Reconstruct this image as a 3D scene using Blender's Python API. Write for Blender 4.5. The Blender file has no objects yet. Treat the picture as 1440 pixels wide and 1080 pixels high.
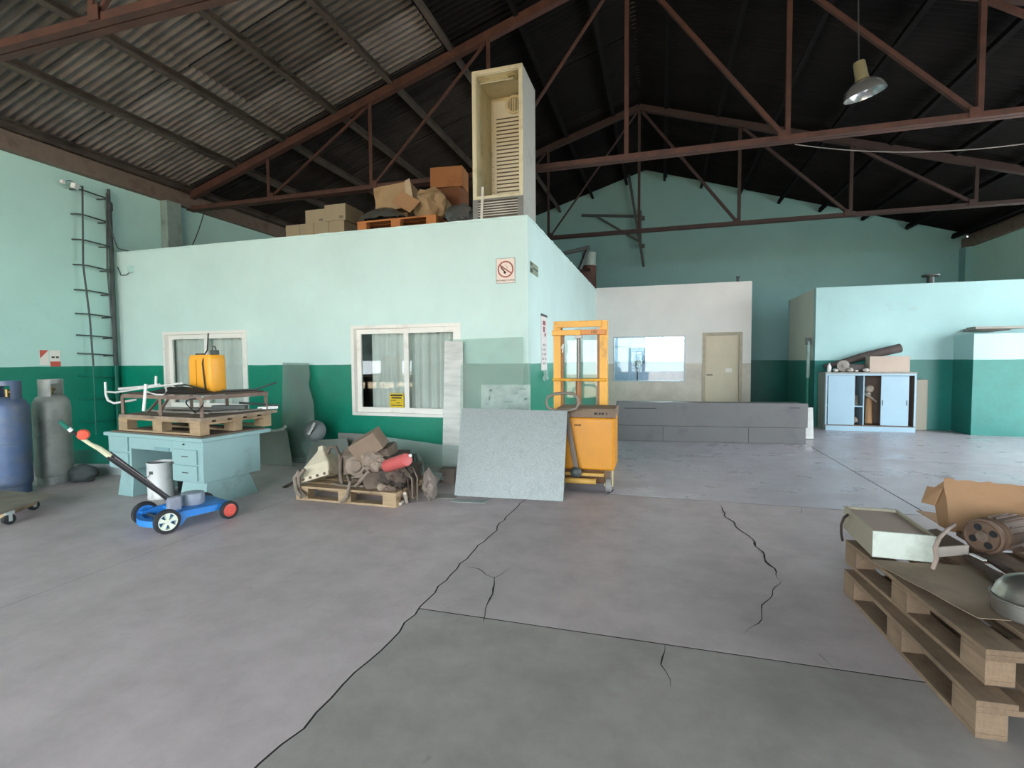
import bpy, bmesh, math, random
from mathutils import Vector, Matrix, Euler, noise
random.seed(7)
scn = bpy.context.scene
COL = scn.collection
V = Vector
PI = math.pi

# ---------------------------------------------------------------- camera
cam = bpy.data.cameras.new('camera')
cam.sensor_width = 36.0
cam.lens = 17.715
cam.clip_start = 0.05
camo = bpy.data.objects.new('camera', cam)
COL.objects.link(camo)
cr, cu, cf = V((0.95919, 0.28267, -0.00712)), V((-0.00631, 0.04656, 0.99890)), V((-0.28269, 0.95809, -0.04645))
M = Matrix((cr, cu, -cf)).transposed().to_4x4()
M.translation = V((0, 0, 1.4))
camo.matrix_world = M
scn.camera = camo

# ---------------------------------------------------------------- light and exposure
scn.view_settings.view_transform = 'Standard'
scn.view_settings.look = 'None'
scn.view_settings.gamma = 1.0
scn.view_settings.use_curve_mapping = False
scn.view_settings.exposure = 0.98
scn.cycles.max_bounces = 8
scn.cycles.diffuse_bounces = 5
scn.cycles.glossy_bounces = 4
scn.cycles.transmission_bounces = 6
scn.cycles.transparent_max_bounces = 12
scn.cycles.caustics_reflective = False
scn.cycles.caustics_refractive = False
scn.cycles.sample_clamp_indirect = 6.0
scn.cycles.use_denoising = True

world = bpy.data.worlds.new('world')
scn.world = world
world.use_nodes = True
wn = world.node_tree.nodes
bg = wn['Background']
bg.inputs[0].default_value = (0.86, 0.94, 1.0, 1)
bg.inputs[1].default_value = 6.5

sun = bpy.data.lights.new('sun', 'SUN')
sun.energy = 16.0
sun.angle = 0.01
sun.color = (1.0, 0.95, 0.87)
suno = bpy.data.objects.new('sun', sun)
COL.objects.link(suno)
suno.rotation_euler = V((-0.42, -0.06, -0.95)).to_track_quat('-Z', 'Y').to_euler()

def portal(name, c, sx, sy, d):
    l = bpy.data.lights.new(name, 'AREA')
    l.shape = 'RECTANGLE'
    l.size, l.size_y = sx, sy
    l.cycles.is_portal = True
    o = bpy.data.objects.new(name, l)
    COL.objects.link(o)
    o.location = c
    o.rotation_euler = V(d).to_track_quat('-Z', 'Y').to_euler()
portal('gate_portal', (-2.0, -6.25, 2.1), 9.6, 4.3, (0, 1, 0))
portal('side_gate_portal', (8.02, 6.3, 1.75), 7.6, 3.5, (-1, 0, 0))

# ---------------------------------------------------------------- helpers
portal('side_window_portal', (8.02, 12.1, 3.55), 2.8, 1.2, (-1, 0, 0))  # sky light through the added high opening

room = bpy.data.lights.new('white_room_fill', 'AREA')  # added fill light without a fitting, brightens the room behind the window
room.size = 1.2
room.energy = 45
room.color = (0.75, 0.88, 1.0)
roomo = bpy.data.objects.new('white_room_fill', room)
COL.objects.link(roomo)
roomo.location = (0.2, 15.0, 2.95)

def lin(hexs):
    out = []
    for i in (0, 2, 4):
        c = int(hexs[i:i + 2], 16) / 255.0
        out.append(c / 12.92 if c <= 0.04045 else ((c + 0.055) / 1.055) ** 2.4)
    return tuple(out)

class NT:
    def __init__(s, name):
        s.m = bpy.data.materials.new(name)
        s.m.use_nodes = True
        s.t = s.m.node_tree
        s.b = s.t.nodes['Principled BSDF']
        s.tc = s.n('ShaderNodeTexCoord')
    def n(s, kind, **kw):
        nd = s.t.nodes.new(kind)
        for k, v in kw.items():
            if hasattr(nd, k):
                setattr(nd, k, v)
            else:
                nd.inputs[k].default_value = v
        return nd
    def l(s, a, b):
        s.t.links.new(a, b)
    def noise(s, scale, detail=4.0, rough=0.6, src='Object', stretch=None):
        nd = s.n('ShaderNodeTexNoise')
        nd.inputs['Scale'].default_value = scale
        nd.inputs['Detail'].default_value = detail
        nd.inputs['Roughness'].default_value = rough
        if stretch:
            mp = s.n('ShaderNodeMapping')
            mp.inputs['Scale'].default_value = stretch
            s.l(s.tc.outputs[src], mp.inputs[0])
            s.l(mp.outputs[0], nd.inputs['Vector'])
        else:
            s.l(s.tc.outputs[src], nd.inputs['Vector'])
        return nd.outputs['Fac']
    def ramp(s, fac, a, b, ca=(0, 0, 0), cb=(1, 1, 1)):
        r = s.n('ShaderNodeValToRGB')
        r.color_ramp.elements[0].position = a
        r.color_ramp.elements[1].position = b
        r.color_ramp.elements[0].color = (*ca, 1)
        r.color_ramp.elements[1].color = (*cb, 1)
        s.l(fac, r.inputs[0])
        return r.outputs[0]
    def mix(s, fac, a, b, mode='MIX'):
        m = s.n('ShaderNodeMix', data_type='RGBA', blend_type=mode)
        for i, x in ((0, fac), (6, a), (7, b)):
            if hasattr(x, 'links'):
                s.l(x, m.inputs[i])
            elif i == 0:
                m.inputs[0].default_value = x
            else:
                m.inputs[i].default_value = (*x, 1)
        return m.outputs[2]
    def bump(s, fac, strength, dist=0.01):
        b = s.n('ShaderNodeBump')
        b.inputs['Strength'].default_value = strength
        b.inputs['Distance'].default_value = dist
        s.l(fac, b.inputs['Height'])
        s.l(b.outputs[0], s.b.inputs['Normal'])

def mul(c, k):
    return tuple(min(1.0, x * k) for x in c)

def mat(name, hexs, rough=0.6, metal=0.0, var=0.15, scale=8.0, dirt=None, dirt_amt=0.5, dirt_scale=3.0, bump=0.0, stretch=None, spec=None, rnd=0.0):
    t = NT(name)
    c = lin(hexs)
    col = t.mix(t.ramp(t.noise(scale, 5, stretch=stretch), 0.3, 0.7), mul(c, 1 - var), mul(c, 1 + var))
    if rnd:
        oi = t.n('ShaderNodeObjectInfo')
        r = t.ramp(oi.outputs['Random'], 0, 1, (1 - rnd,) * 3, (1 + rnd * 0.4,) * 3)
        col = t.mix(1.0, col, r, 'MULTIPLY')
    if dirt:
        f = t.ramp(t.noise(dirt_scale, 6, 0.65), 0.62 - 0.3 * dirt_amt, 0.78 - 0.15 * dirt_amt)
        col = t.mix(f, col, lin(dirt))
    t.l(col, t.b.inputs['Base Color'])
    t.b.inputs['Roughness'].default_value = rough
    t.b.inputs['Metallic'].default_value = metal
    if spec is not None:
        t.b.inputs['Specular IOR Level'].default_value = spec
    if bump:
        t.bump(t.noise(scale * 2.5, 5), bump)
    return t.m

class MB:
    def __init__(s):
        s.v, s.f = [], []
    def add(s, vs, fs, m=None):
        o = len(s.v)
        s.v += [tuple(m @ V(v)) if m else tuple(v) for v in vs]
        s.f += [tuple(i + o for i in f) for f in fs]
        return s
    def box(s, x0, y0, z0, x1, y1, z1, m=None):
        vs = [(x, y, z) for z in (z0, z1) for y in (y0, y1) for x in (x0, x1)]
        return s.add(vs, [(0, 2, 3, 1), (4, 5, 7, 6), (0, 1, 5, 4), (2, 6, 7, 3), (0, 4, 6, 2), (1, 3, 7, 5)], m)
    def obox(s, c, size, rot=(0, 0, 0)):
        m = Matrix.Translation(c) @ Euler(rot).to_matrix().to_4x4()
        a, b, d = (q / 2 for q in size)
        return s.box(-a, -b, -d, a, b, d, m)
    def frame(s, p, q, up=(0, 0, 1)):
        p, q = V(p), V(q)
        d = q - p
        L = d.length
        d.normalize()
        u = V(up)
        if abs(d.dot(u)) > 0.98:
            u = V((0, 1, 0)) if abs(d.y) < 0.9 else V((1, 0, 0))
        x = u.cross(d).normalized()
        y = d.cross(x)
        m = Matrix((x, y, d)).transposed().to_4x4()
        m.translation = p
        return m, L
    def bar(s, p, q, w, h, up=(0, 0, 1)):
        m, L = s.frame(p, q, up)
        return s.box(-w / 2, -h / 2, 0, w / 2, h / 2, L, m)
    def angle(s, p, q, w, t=0.008, up=(0, 0, 1)):
        m, L = s.frame(p, q, up)
        s.box(-w / 2, -w / 2, 0, w / 2, -w / 2 + t, L, m)
        return s.box(-w / 2, -w / 2 + t, 0, -w / 2 + t, w / 2, L, m)
    def cyl(s, p, q, r0, r1=None, n=14):
        r1 = r0 if r1 is None else r1
        m, L = s.frame(p, q)
        vs = []
        for z, r in ((0, r0), (L, r1)):
            vs += [(r * math.cos(2 * PI * i / n), r * math.sin(2 * PI * i / n), z) for i in range(n)]
        fs = [(i, (i + 1) % n, n + (i + 1) % n, n + i) for i in range(n)]
        fs += [tuple(range(n - 1, -1, -1)), tuple(range(n, 2 * n))]
        return s.add(vs, fs, m)
    def lathe(s, prof, n=24, m=None):
        vs, fs = [], []
        k = len(prof)
        for i in range(n):
            a = 2 * PI * i / n
            vs += [(r * math.cos(a), r * math.sin(a), z) for r, z in prof]
        for i in range(n):
            j = (i + 1) % n
            for a in range(k - 1):
                fs.append((i * k + a, j * k + a, j * k + a + 1, i * k + a + 1))
        return s.add(vs, fs, m)
    def tube(s, pts, r, n=8, closed=False):
        pts = [V(p) for p in pts]
        k = len(pts)
        vs, fs = [], []
        x = None
        for i, p in enumerate(pts):
            a = pts[i - 1] if (i > 0 or closed) else pts[0]
            b = pts[(i + 1) % k] if (i < k - 1 or closed) else pts[-1]
            d = (b - a).normalized()
            if x is None:
                x = d.orthogonal().normalized()
            x = (x - d * x.dot(d)).normalized()
            y = d.cross(x)
            rr = r[i] if isinstance(r, (list, tuple)) else r
            vs += [tuple(p + x * rr * math.cos(2 * PI * j / n) + y * rr * math.sin(2 * PI * j / n)) for j in range(n)]
        for i in range(k if closed else k - 1):
            o, q = i * n, ((i + 1) % k) * n
            fs += [(o + j, o + (j + 1) % n, q + (j + 1) % n, q + j) for j in range(n)]
        if not closed:
            fs += [tuple(range(n - 1, -1, -1)), tuple(range((k - 1) * n, k * n))]
        return s.add(vs, fs)
    def prism(s, poly, z0, z1, m=None):
        k = len(poly)
        vs = [(x, y, z0) for x, y in poly] + [(x, y, z1) for x, y in poly]
        fs = [tuple(range(k - 1, -1, -1)), tuple(range(k, 2 * k))]
        fs += [(i, (i + 1) % k, k + (i + 1) % k, k + i) for i in range(k)]
        return s.add(vs, fs, m)
    def quad(s, a, b, c, d, t):
        """flat slab through four corners, thickness t"""
        a, b, c, d = V(a), V(b), V(c), V(d)
        nrm = (b - a).cross(d - a).normalized() * t
        vs = [a, b, c, d, a + nrm, b + nrm, c + nrm, d + nrm]
        return s.add(vs, [(3, 2, 1, 0), (4, 5, 6, 7), (0, 1, 5, 4), (1, 2, 6, 5), (2, 3, 7, 6), (3, 0, 4, 7)])
    def blob(s, c, size, rot=(0, 0, 0), rough=0.25, seed=0, sub=2, freq=1.6):
        b = bmesh.new()
        bmesh.ops.create_icosphere(b, subdivisions=sub, radius=1.0)
        m = Matrix.Translation(c) @ Euler(rot).to_matrix().to_4x4() @ Matrix.Diagonal((*size, 1))
        sd = V((seed * 3.1, seed * 1.7, seed * 0.9))
        vs = [v.co * (1 + rough * noise.noise(v.co * freq + sd) * 1.6) for v in b.verts]
        fs = [tuple(v.index for v in f.verts) for f in b.faces]
        b.free()
        return s.add(vs, fs, m)
    def crumple(s, c, size, rot=(0, 0, 0), amt=0.06, seed=0, n=5):
        """box with every face gridded and pushed about: torn cardboard, sacks"""
        b = bmesh.new()
        bmesh.ops.create_cube(b, size=1.0)
        bmesh.ops.subdivide_edges(b, edges=b.edges[:], cuts=n, use_grid_fill=True)
        b.verts.index_update()
        m = Matrix.Translation(c) @ Euler(rot).to_matrix().to_4x4() @ Matrix.Diagonal((*size, 1))
        sd = V((seed * 2.3, seed * 4.1, seed))
        vs = [v.co + noise.noise_vector(v.co * 2.3 + sd) * amt * 2 for v in b.verts]
        fs = [tuple(v.index for v in f.verts) for f in b.faces]
        b.free()
        return s.add(vs, fs, m)
    def cloth(s, fn, nu, nv, t=0.004):
        """sheet of points fn(u, v) with thickness"""
        g = [[V(fn(i / nu, j / nv)) for j in range(nv + 1)] for i in range(nu + 1)]
        vs, fs = [], []
        W = nv + 1
        for k in (0, 1):
            for i in range(nu + 1):
                for j in range(nv + 1):
                    a = g[min(i + 1, nu)][j] - g[max(i - 1, 0)][j]
                    b = g[i][min(j + 1, nv)] - g[i][max(j - 1, 0)]
                    nn = a.cross(b)
                    nn = nn.normalized() if nn.length > 1e-9 else V((0, 0, 1))
                    vs.append(tuple(g[i][j] + nn * t * k))
        N = (nu + 1) * W
        for i in range(nu):
            for j in range(nv):
                q = (i * W + j, i * W + j + 1, (i + 1) * W + j + 1, (i + 1) * W + j)
                fs.append(q)
                fs.append(tuple(N + x for x in reversed(q)))
        rim = [i * W for i in range(nu)] + [nu * W + j for j in range(nv)] + [i * W + nv for i in range(nu, 0, -1)] + [j for j in range(nv, 0, -1)]
        for a, b in zip(rim, rim[1:] + rim[:1]):
            fs.append((a, b, N + b, N + a))
        return s.add(vs, fs)
    def build(s, name, material, parent=None, smooth=None, bevel=0, local=False):
        me = bpy.data.meshes.new(name)
        vs = s.v
        if parent is not None and not local:
            im = basis(parent).inverted()
            vs = [tuple(im @ V(v)) for v in vs]
        me.from_pydata(vs, [], s.f)
        b = bmesh.new()
        b.from_mesh(me)
        bmesh.ops.recalc_face_normals(b, faces=b.faces[:])
        b.to_mesh(me)
        b.free()
        me.materials.append(material)
        o = bpy.data.objects.new(name, me)
        COL.objects.link(o)
        if parent is not None:
            o.parent = parent
        if smooth:
            me.shade_smooth()
            me.set_sharp_from_angle(angle=math.radians(smooth))
        if bevel:
            md = o.modifiers.new('bevel', 'BEVEL')
            md.width = bevel
            md.segments = 2
            md.limit_method = 'ANGLE'
        return o

def basis(o):
    m = Matrix.LocRotScale(o.location, o.rotation_euler, o.scale)
    return basis(o.parent) @ m if o.parent else m

def tag(o, label, cat, group=None):
    o['label'] = label
    o['category'] = cat
    if group:
        o['group'] = group
    return o

def thing(name, label, cat, loc=(0, 0, 0), rot=0, group=None):
    o = bpy.data.objects.new(name, None)
    o.empty_display_size = 0.1
    COL.objects.link(o)
    o.location = loc
    o.rotation_euler = (0, 0, rot) if not isinstance(rot, tuple) else rot
    return tag(o, label, cat, group)

def one(mb, name, label, cat, material, org, group=None, **kw):
    """a thing that is a single mesh, with its origin moved to org"""
    o = mb.build(name, material, **kw)
    for v in o.data.vertices:
        v.co -= V(org)
    o.location = org
    return tag(o, label, cat, group)

def struct(o):
    o['kind'] = 'structure'
    return o

def copy_tree(o, parent=None):
    c = o.copy()
    COL.objects.link(c)
    if parent is not None:
        c.parent = parent
    for ch in list(o.children):
        copy_tree(ch, c)
    return c

# ---------------------------------------------------------------- wall paint
def paint(name, up, low, line=1.36, dirt='7d8f86', amt=0.25, stain=1.0):
    t = NT(name)
    geo = t.n('ShaderNodeNewGeometry')
    sep = t.n('ShaderNodeSeparateXYZ')
    t.l(geo.outputs['Position'], sep.inputs[0])
    wob = t.noise(2.0, 2)
    ad = t.n('ShaderNodeMath', operation='MULTIPLY_ADD')
    t.l(wob, ad.inputs[0])
    ad.inputs[1].default_value = 0.02
    ad.inputs[2].default_value = line - 0.01
    gt = t.n('ShaderNodeMath', operation='GREATER_THAN')
    t.l(sep.outputs['Z'], gt.inputs[0])
    t.l(ad.outputs[0], gt.inputs[1])
    v = t.ramp(t.noise(1.1, 5, 0.6), 0.3, 0.7, (0.93,) * 3, (1.03,) * 3)
    cu_ = t.mix(1.0, lin(up), v, 'MULTIPLY')
    cl_ = t.mix(1.0, lin(low), t.ramp(t.noise(1.7, 5, 0.7), 0.3, 0.7, (0.8,) * 3, (1.12,) * 3), 'MULTIPLY')
    col = t.mix(gt.outputs[0], cl_, cu_)
    st = t.ramp(t.noise(0.9 * stain, 7, 0.7), 0.62, 0.8)
    m2 = t.n('ShaderNodeMath', operation='MULTIPLY')
    t.l(st, m2.inputs[0])
    m2.inputs[1].default_value = amt
    col = t.mix(m2.outputs[0], col, lin(dirt))
    t.l(col, t.b.inputs['Base Color'])
    rg = t.mix(gt.outputs[0], (0.38,) * 3, (0.62,) * 3)
    t.l(rg, t.b.inputs['Roughness'])
    t.bump(t.noise(14, 6, 0.6), 0.12, 0.02)
    return t.m

WALL = paint('mint_and_green_paint', 'bde5da', '0a7f67')
WALL_BACK = paint('teal_gable_paint', '88b3b0', '0c6c5f', amt=0.35)
WALL_OFF = paint('pale_mint_office_paint', 'd2ebe5', '078a6e', amt=0.12)
WALL_STORE = paint('pale_blue_green_store_paint', 'a6cbcb', '10746a', dirt='8f9890', amt=0.45)
WALL_SIDE = paint('greyish_store_side_paint', 'd2d8ca', '2f8072', amt=0.2)
WALL_WHITE = paint('white_and_beige_paint', 'ece8e3', 'ccc1b1', line=1.30, amt=0.1)

M_RUST = mat('red_oxide_steel', '52352b', 0.7, 0.0, 0.25, 5, dirt='3f2a26', dirt_amt=0.5)
M_PURLINB = mat('sooty_purlin_steel', '141211', 0.85, 0.0, 0.25, 6, spec=0.15)  # shade under the right slope and ridge put into the purlin colour
M_RUSTB = mat('sooty_red_oxide_steel', '33231e', 0.75, 0.0, 0.25, 5)  # darker copy of the red oxide, with the far end's shade painted in
M_PURLIN = mat('dusty_grey_steel', '5a5148', 0.75, 0.0, 0.25, 6, dirt='3a2f29', dirt_amt=0.6)
M_CONC = mat('grey_concrete', '8f8a82', 0.85, 0, 0.15, 4, bump=0.2)
M_BEAM = mat('weathered_ring_beam', '7c6d60', 0.85, 0, 0.2, 3, dirt='5a4a40', bump=0.2)

# corrugated sheet: every sheet takes its own tone from the object's random number
def roof_mat(name, c0, c1, rusty):
    t = NT(name)
    oi = t.n('ShaderNodeObjectInfo')
    base = t.ramp(oi.outputs['Random'], 0, 1, lin(c0), lin(c1))
    col = t.mix(1.0, base, t.ramp(t.noise(1.3, 6, 0.7, stretch=(1, 3, 1)), 0.3, 0.7, (0.55,) * 3, (1.2,) * 3), 'MULTIPLY')
    rust = t.ramp(t.noise(2.2, 6, 0.7, stretch=(0.5, 3, 1)), 0.6, 0.78)
    col = t.mix(rust, col, lin(rusty))
    t.l(col, t.b.inputs['Base Color'])
    t.b.inputs['Roughness'].default_value = 0.8
    t.b.inputs['Specular IOR Level'].default_value = 0.15
    return t.m
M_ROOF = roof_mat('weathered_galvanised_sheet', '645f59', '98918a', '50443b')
M_ROOFB = roof_mat('sooty_galvanised_sheet', '302d2a', '413d39', '2d231d')  # shade at the back of the left slope painted into the sheet tone
M_ROOFC = roof_mat('blackened_rusty_sheet', '100f0e', '1b1917', '1c1411')  # near-black tone carries the shade of the right slope and far ridge

# ---------------------------------------------------------------- hall shell
XL, XR, YN, YF, RX = -8.6, 7.82, -6.0, 16.5, -0.49
EAVE = 4.3
def chord_z(x):
    return 7.07 - 0.31 * abs(x - RX)

# floor: a dark bed with cast slabs on it, joints left open
def floor_mat(name, c, d, r0=0.36, r1=0.62, spot=0.66):
    t = NT(name)
    n1 = t.ramp(t.noise(0.55, 7, 0.62, 'Object'), 0.3, 0.72)
    col = t.mix(n1, lin(d), lin(c))
    n2 = t.ramp(t.noise(3.4, 6, 0.7), 0.34, 0.62, (0.84,) * 3, (1.05,) * 3)
    col = t.mix(1.0, col, n2, 'MULTIPLY')
    sp = t.ramp(t.noise(5.5, 3, 0.5), 0.72, 0.79)
    col = t.mix(sp, col, mul(lin(d), spot))
    wh = t.ramp(t.noise(1.4, 6, 0.75, stretch=(1, 1.3, 1)), 0.66, 0.8)
    m2 = t.n('ShaderNodeMath', operation='MULTIPLY')
    t.l(wh, m2.inputs[0]); m2.inputs[1].default_value = 0.35
    col = t.mix(m2.outputs[0], col, lin('b9b2ab'))
    t.l(col, t.b.inputs['Base Color'])
    r = t.ramp(t.noise(1.6, 5, 0.7), 0.3, 0.7, (r0,) * 3, (r1,) * 3)
    t.l(r, t.b.inputs['Roughness'])
    t.b.inputs['Specular IOR Level'].default_value = 0.4
    t.bump(t.noise(18, 6, 0.65), 0.12, 0.01)
    return t.m
F_LEFT = floor_mat('pinkish_screed', 'c9bcbd', 'b9adae')
F_MID = floor_mat('worn_brown_concrete', 'c0b4b4', 'ada2a2')
F_NEAR = floor_mat('greenish_grey_concrete', 'aaa39f', '95908c')
F_FAR = floor_mat('pale_grey_concrete', 'bdb7bd', 'ada7ad', 0.18, 0.52, 0.86)
M_JOINT = mat('joint_dirt', '1f1b18', 0.95)

flo = struct(MB().box(XL - .2, YN, -0.10, XR + .2, YF + .2, -0.0006).build('floor', M_JOINT))

def jag(p, q, amp, seed, step=0.09):
    p, q = V(p), V(q)
    n = max(2, int((q - p).length / step))
    d = (q - p).normalized()
    nn = V((-d.y, d.x))
    out = []
    for i in range(n + 1):
        t = i / n
        o = p.lerp(q, t)
        k = amp * (noise.noise(V((o.x * 2.1, o.y * 2.1, seed))) + 0.6 * noise.noise(V((o.x * 9, o.y * 9, seed + 5)))) * (0 if i in (0, n) else 1)
        out.append((o.x + nn.x * k, o.y + nn.y * k))
    return out

def slab(x0, x1, y0, y1, m, gl=0.006, gr=0.006, gb=0.006, gt=0.006, al=0.0, ar=0.0, sl=1, sr=2):
    L = jag((x0, y1), (x0, y0), al, sl)
    R = jag((x1, y0), (x1, y1), ar, sr)
    poly = [(x + gl, max(y0 + gb, min(y1 - gt, y))) for x, y in L] + [(x - gr, max(y0 + gb, min(y1 - gt, y))) for x, y in R]
    MB().prism(poly, -0.0005, 0.0).build('slab', m, flo)

JA = 0.045
slab(XL, -3.63, YN, YF, F_LEFT, gl=0, gr=0.002)
slab(-3.63, -1.3, YN, YF, F_LEFT, gl=0.002, gr=0.005, ar=JA, sr=3.3)
ys = [YN, -2.9, -0.2, 2.53, 5.27, 8.0, 10.75, YF]
def jsplit(x0, x1, mats, **k):
    for i in range(len(ys) - 1):
        slab(x0, x1, ys[i], ys[i + 1], mats[i], **k)
# the middle strip shares the jagged joint with its neighbour on the left
full = jag((-1.3, YN), (-1.3, YF), JA, 3.3)
mm = [F_NEAR, F_NEAR, F_NEAR, F_MID, F_FAR, F_FAR, F_FAR]
for i in range(len(ys) - 1):
    y0, y1 = ys[i], ys[i + 1]
    pts = [(x + 0.005, y) for x, y in full if y0 + 0.004 < y < y1 - 0.004]
    def xat(y):
        for (xa, ya), (xb, yb) in zip(full, full[1:]):
            if ya <= y <= yb:
                return xa + (xb - xa) * (y - ya) / max(1e-6, yb - ya) + 0.005
        return -1.293
    g = 0.004 if i == 3 else 0.006
    top, bot = y1 - g, y0 + g
    poly = [(2.293, bot), (2.293, top), (xat(min(top, YF - .01)), top)] + [(x, y) for x, y in reversed(pts) if bot < y < top] + [(xat(bot), bot)]
    MB().prism(poly, -0.0005, 0.0).build('slab', mm[i], flo)
jsplit(2.3, XR, [F_NEAR, F_NEAR, F_NEAR, F_FAR, F_FAR, F_FAR, F_FAR], gl=0.008, gr=0)

def crack(pts, w, seed):
    pts = [V(p[:2]) for p in pts]
    fine = []
    for a, b in zip(pts, pts[1:]):
        n = max(2, int((b - a).length / 0.05))
        for i in range(n):
            fine.append(a.lerp(b, i / n))
    fine.append(pts[-1])
    L, R = [], []
    k = len(fine)
    for i, p in enumerate(fine):
        d = (fine[min(i + 1, k - 1)] - fine[max(i - 1, 0)]).normalized()
        nn = V((-d.y, d.x))
        off = 0.035 * noise.noise(V((p.x * 7, p.y * 7, seed)))
        ww = w * (0.35 + 0.9 * abs(noise.noise(V((p.x * 13, p.y * 13, seed + 3))))) * min(1, (k - i) / 6, (i + 2) / 5)
        L.append(tuple(p + nn * (off + ww)))
        R.append(tuple(p + nn * (off - ww)))
    mb = MB()
    mb.add([(x, y, 0.0012) for x, y in L] + [(x, y, 0.0012) for x, y in R], [(i, i + 1, k + i + 1, k + i) for i in range(k - 1)])
    mb.build('crack', M_JOINT, flo)
crack([(0.557, 5.127, 0), (0.569, 4.746, 0), (0.666, 4.32, 0), (0.707, 4.017, 0), (0.717, 3.711, 0), (0.741, 3.456, 0)], 0.011, 1)
crack([(0.741, 3.456, 0), (0.606, 3.2, 0), (0.552, 3.028, 0), (0.422, 2.733, 0)], 0.006, 2)
crack([(-1.264, 3.14, 0), (-1.172, 3.129, 0), (-1.027, 3.041, 0), (-0.954, 3.201, 0)], 0.007, 3)
crack([(-1.027, 3.041, 0), (-0.963, 2.811, 0), (-0.929, 2.683, 0), (-0.919, 2.488, 0)], 0.010, 4)
crack([(0.025, 2.528, 0), (0.015, 2.35, 0), (0.041, 2.195, 0)], 0.007, 5)
crack([(1.277, 5.225, 0), (1.212, 5.048, 0)], 0.008, 6)
crack([(-0.501, 5.481, 0), (-0.483, 5.364, 0), (-0.545, 5.174, 0)], 0.02, 7)
crack([(0.723, 2.637, 0), (0.761, 2.544, 0)], 0.005, 8)

# walls
def wall(name, m, *boxes):
    mb = MB()
    for b in boxes:
        mb.box(*b)
    return struct(mb.build(name, m))

wall('wall_left', WALL, (XL - .2, YN, 0, XL, -4.4, EAVE), (XL - .2, -0.2, 0, XL, YF, EAVE), (XL - .2, -4.4, 1.42, XL, -0.2, EAVE))
SY0, SY1, SZ = 2.5, 10.1, 3.5
wall('wall_right', WALL, (XR, YN, 0, XR + .2, SY0, EAVE), (XR, SY1, 0, XR + .2, YF, 2.95), (XR, SY1, 2.95, XR + .2, 10.7, EAVE), (XR, 13.5, 2.95, XR + .2, YF, EAVE), (XR, 10.7, 4.15, XR + .2, 13.5, EAVE), (XR, SY0, SZ, XR + .2, SY1, EAVE))  # the high opening near the gable is unseen, added to brighten the far end
GX0, GX1, GZ = -6.8, 2.8, 4.25
wall('wall_front', WALL, (XL, YN - .25, 0, GX0, YN, 4.3), (GX1, YN - .25, 0, XR, YN, 4.3), (XL, YN - .25, GZ, XR, YN, 7.1))
# gable with the window of the white room
g = MB()
BX0, BX1, BZ0, BZ1 = -1.5, 0.78, 1.30, 2.35
for b in ((XL, YF, 0, BX0, YF + .2, EAVE), (BX1, YF, 0, XR, YF + .2, EAVE), (BX0, YF, 0, BX1, YF + .2, BZ0), (BX0, YF, BZ1, BX1, YF + .2, EAVE)):
    g.box(*b)
mg = Matrix(((1, 0, 0, 0), (0, 0, 1, YF), (0, 1, 0, 0), (0, 0, 0, 1)))
g.prism([(XL, EAVE), (XR, EAVE), (XR, 4.72), (RX, 7.31), (XL, 4.78)], 0, 0.2, mg)
struct(g.build('wall_back', WALL_BACK))

# yard outside, lit by the sun
M_YARD = mat('grey_asphalt_yard', '8f9091', 0.9, 0, 0.1, 0.6)
M_SOIL = mat('dry_earth_yard', 'a3896c', 0.95, 0, 0.2, 0.6)
struct(MB().box(-30, -40, -0.25, 30, YN - .25, -0.08).build('floor_yard', M_SOIL))
struct(MB().box(-30, YN - .25, -0.25, XL - .2, 40, -0.08).box(XR + .2, YN - .25, -0.25, 30, 40, -0.08).box(XL - .2, YF + .2, -0.25, XR + .2, 40, -0.08).build('floor_outside', M_YARD))

# roof sheets
ceil = struct(MB().box(RX - .22, YN - .4, 7.31, RX + .22, YF + .3, 7.34).build('ceiling', M_PURLIN))
def roof_sheet_mesh(length, width, m, pitch=0.11, amp=0.027):
    n = int(width / pitch * 6)
    vs, fs = [], []
    for i in range(n + 1):
        y = width * i / n
        z = amp * math.sin(2 * PI * y / pitch)
        vs += [(0, y, z), (length, y, z)]
    for i in range(n):
        fs.append((2 * i, 2 * i + 1, 2 * i + 3, 2 * i + 2))
    me = bpy.data.meshes.new('roof_sheet')
    me.from_pydata(vs, [], fs)
    me.materials.append(m)
    me.shade_smooth()
    return me
SL = math.atan(0.31)
ROWS = 3
LEN = (8.11 + 0.55) / math.cos(SL) / ROWS
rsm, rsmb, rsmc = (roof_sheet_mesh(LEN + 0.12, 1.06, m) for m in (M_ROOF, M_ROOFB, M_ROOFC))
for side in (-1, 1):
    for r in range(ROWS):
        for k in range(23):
            o = bpy.data.objects.new('roof_sheet', rsmc if side > 0 or (r == 0 and k > 9) else (rsm if k < 14 and not (r == 0 and k > 3) else rsmb))  # darker sheets go where the roof lies in shade
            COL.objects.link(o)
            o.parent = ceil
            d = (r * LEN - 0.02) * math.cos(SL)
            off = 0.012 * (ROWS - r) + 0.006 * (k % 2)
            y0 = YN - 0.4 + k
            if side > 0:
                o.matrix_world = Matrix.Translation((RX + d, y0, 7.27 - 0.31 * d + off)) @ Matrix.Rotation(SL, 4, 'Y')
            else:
                o.matrix_world = Matrix.Translation((RX - d, y0 + 1.06, 7.27 - 0.31 * d + off)) @ Matrix.Rotation(PI, 4, 'Z') @ Matrix.Rotation(SL, 4, 'Y')
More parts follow.
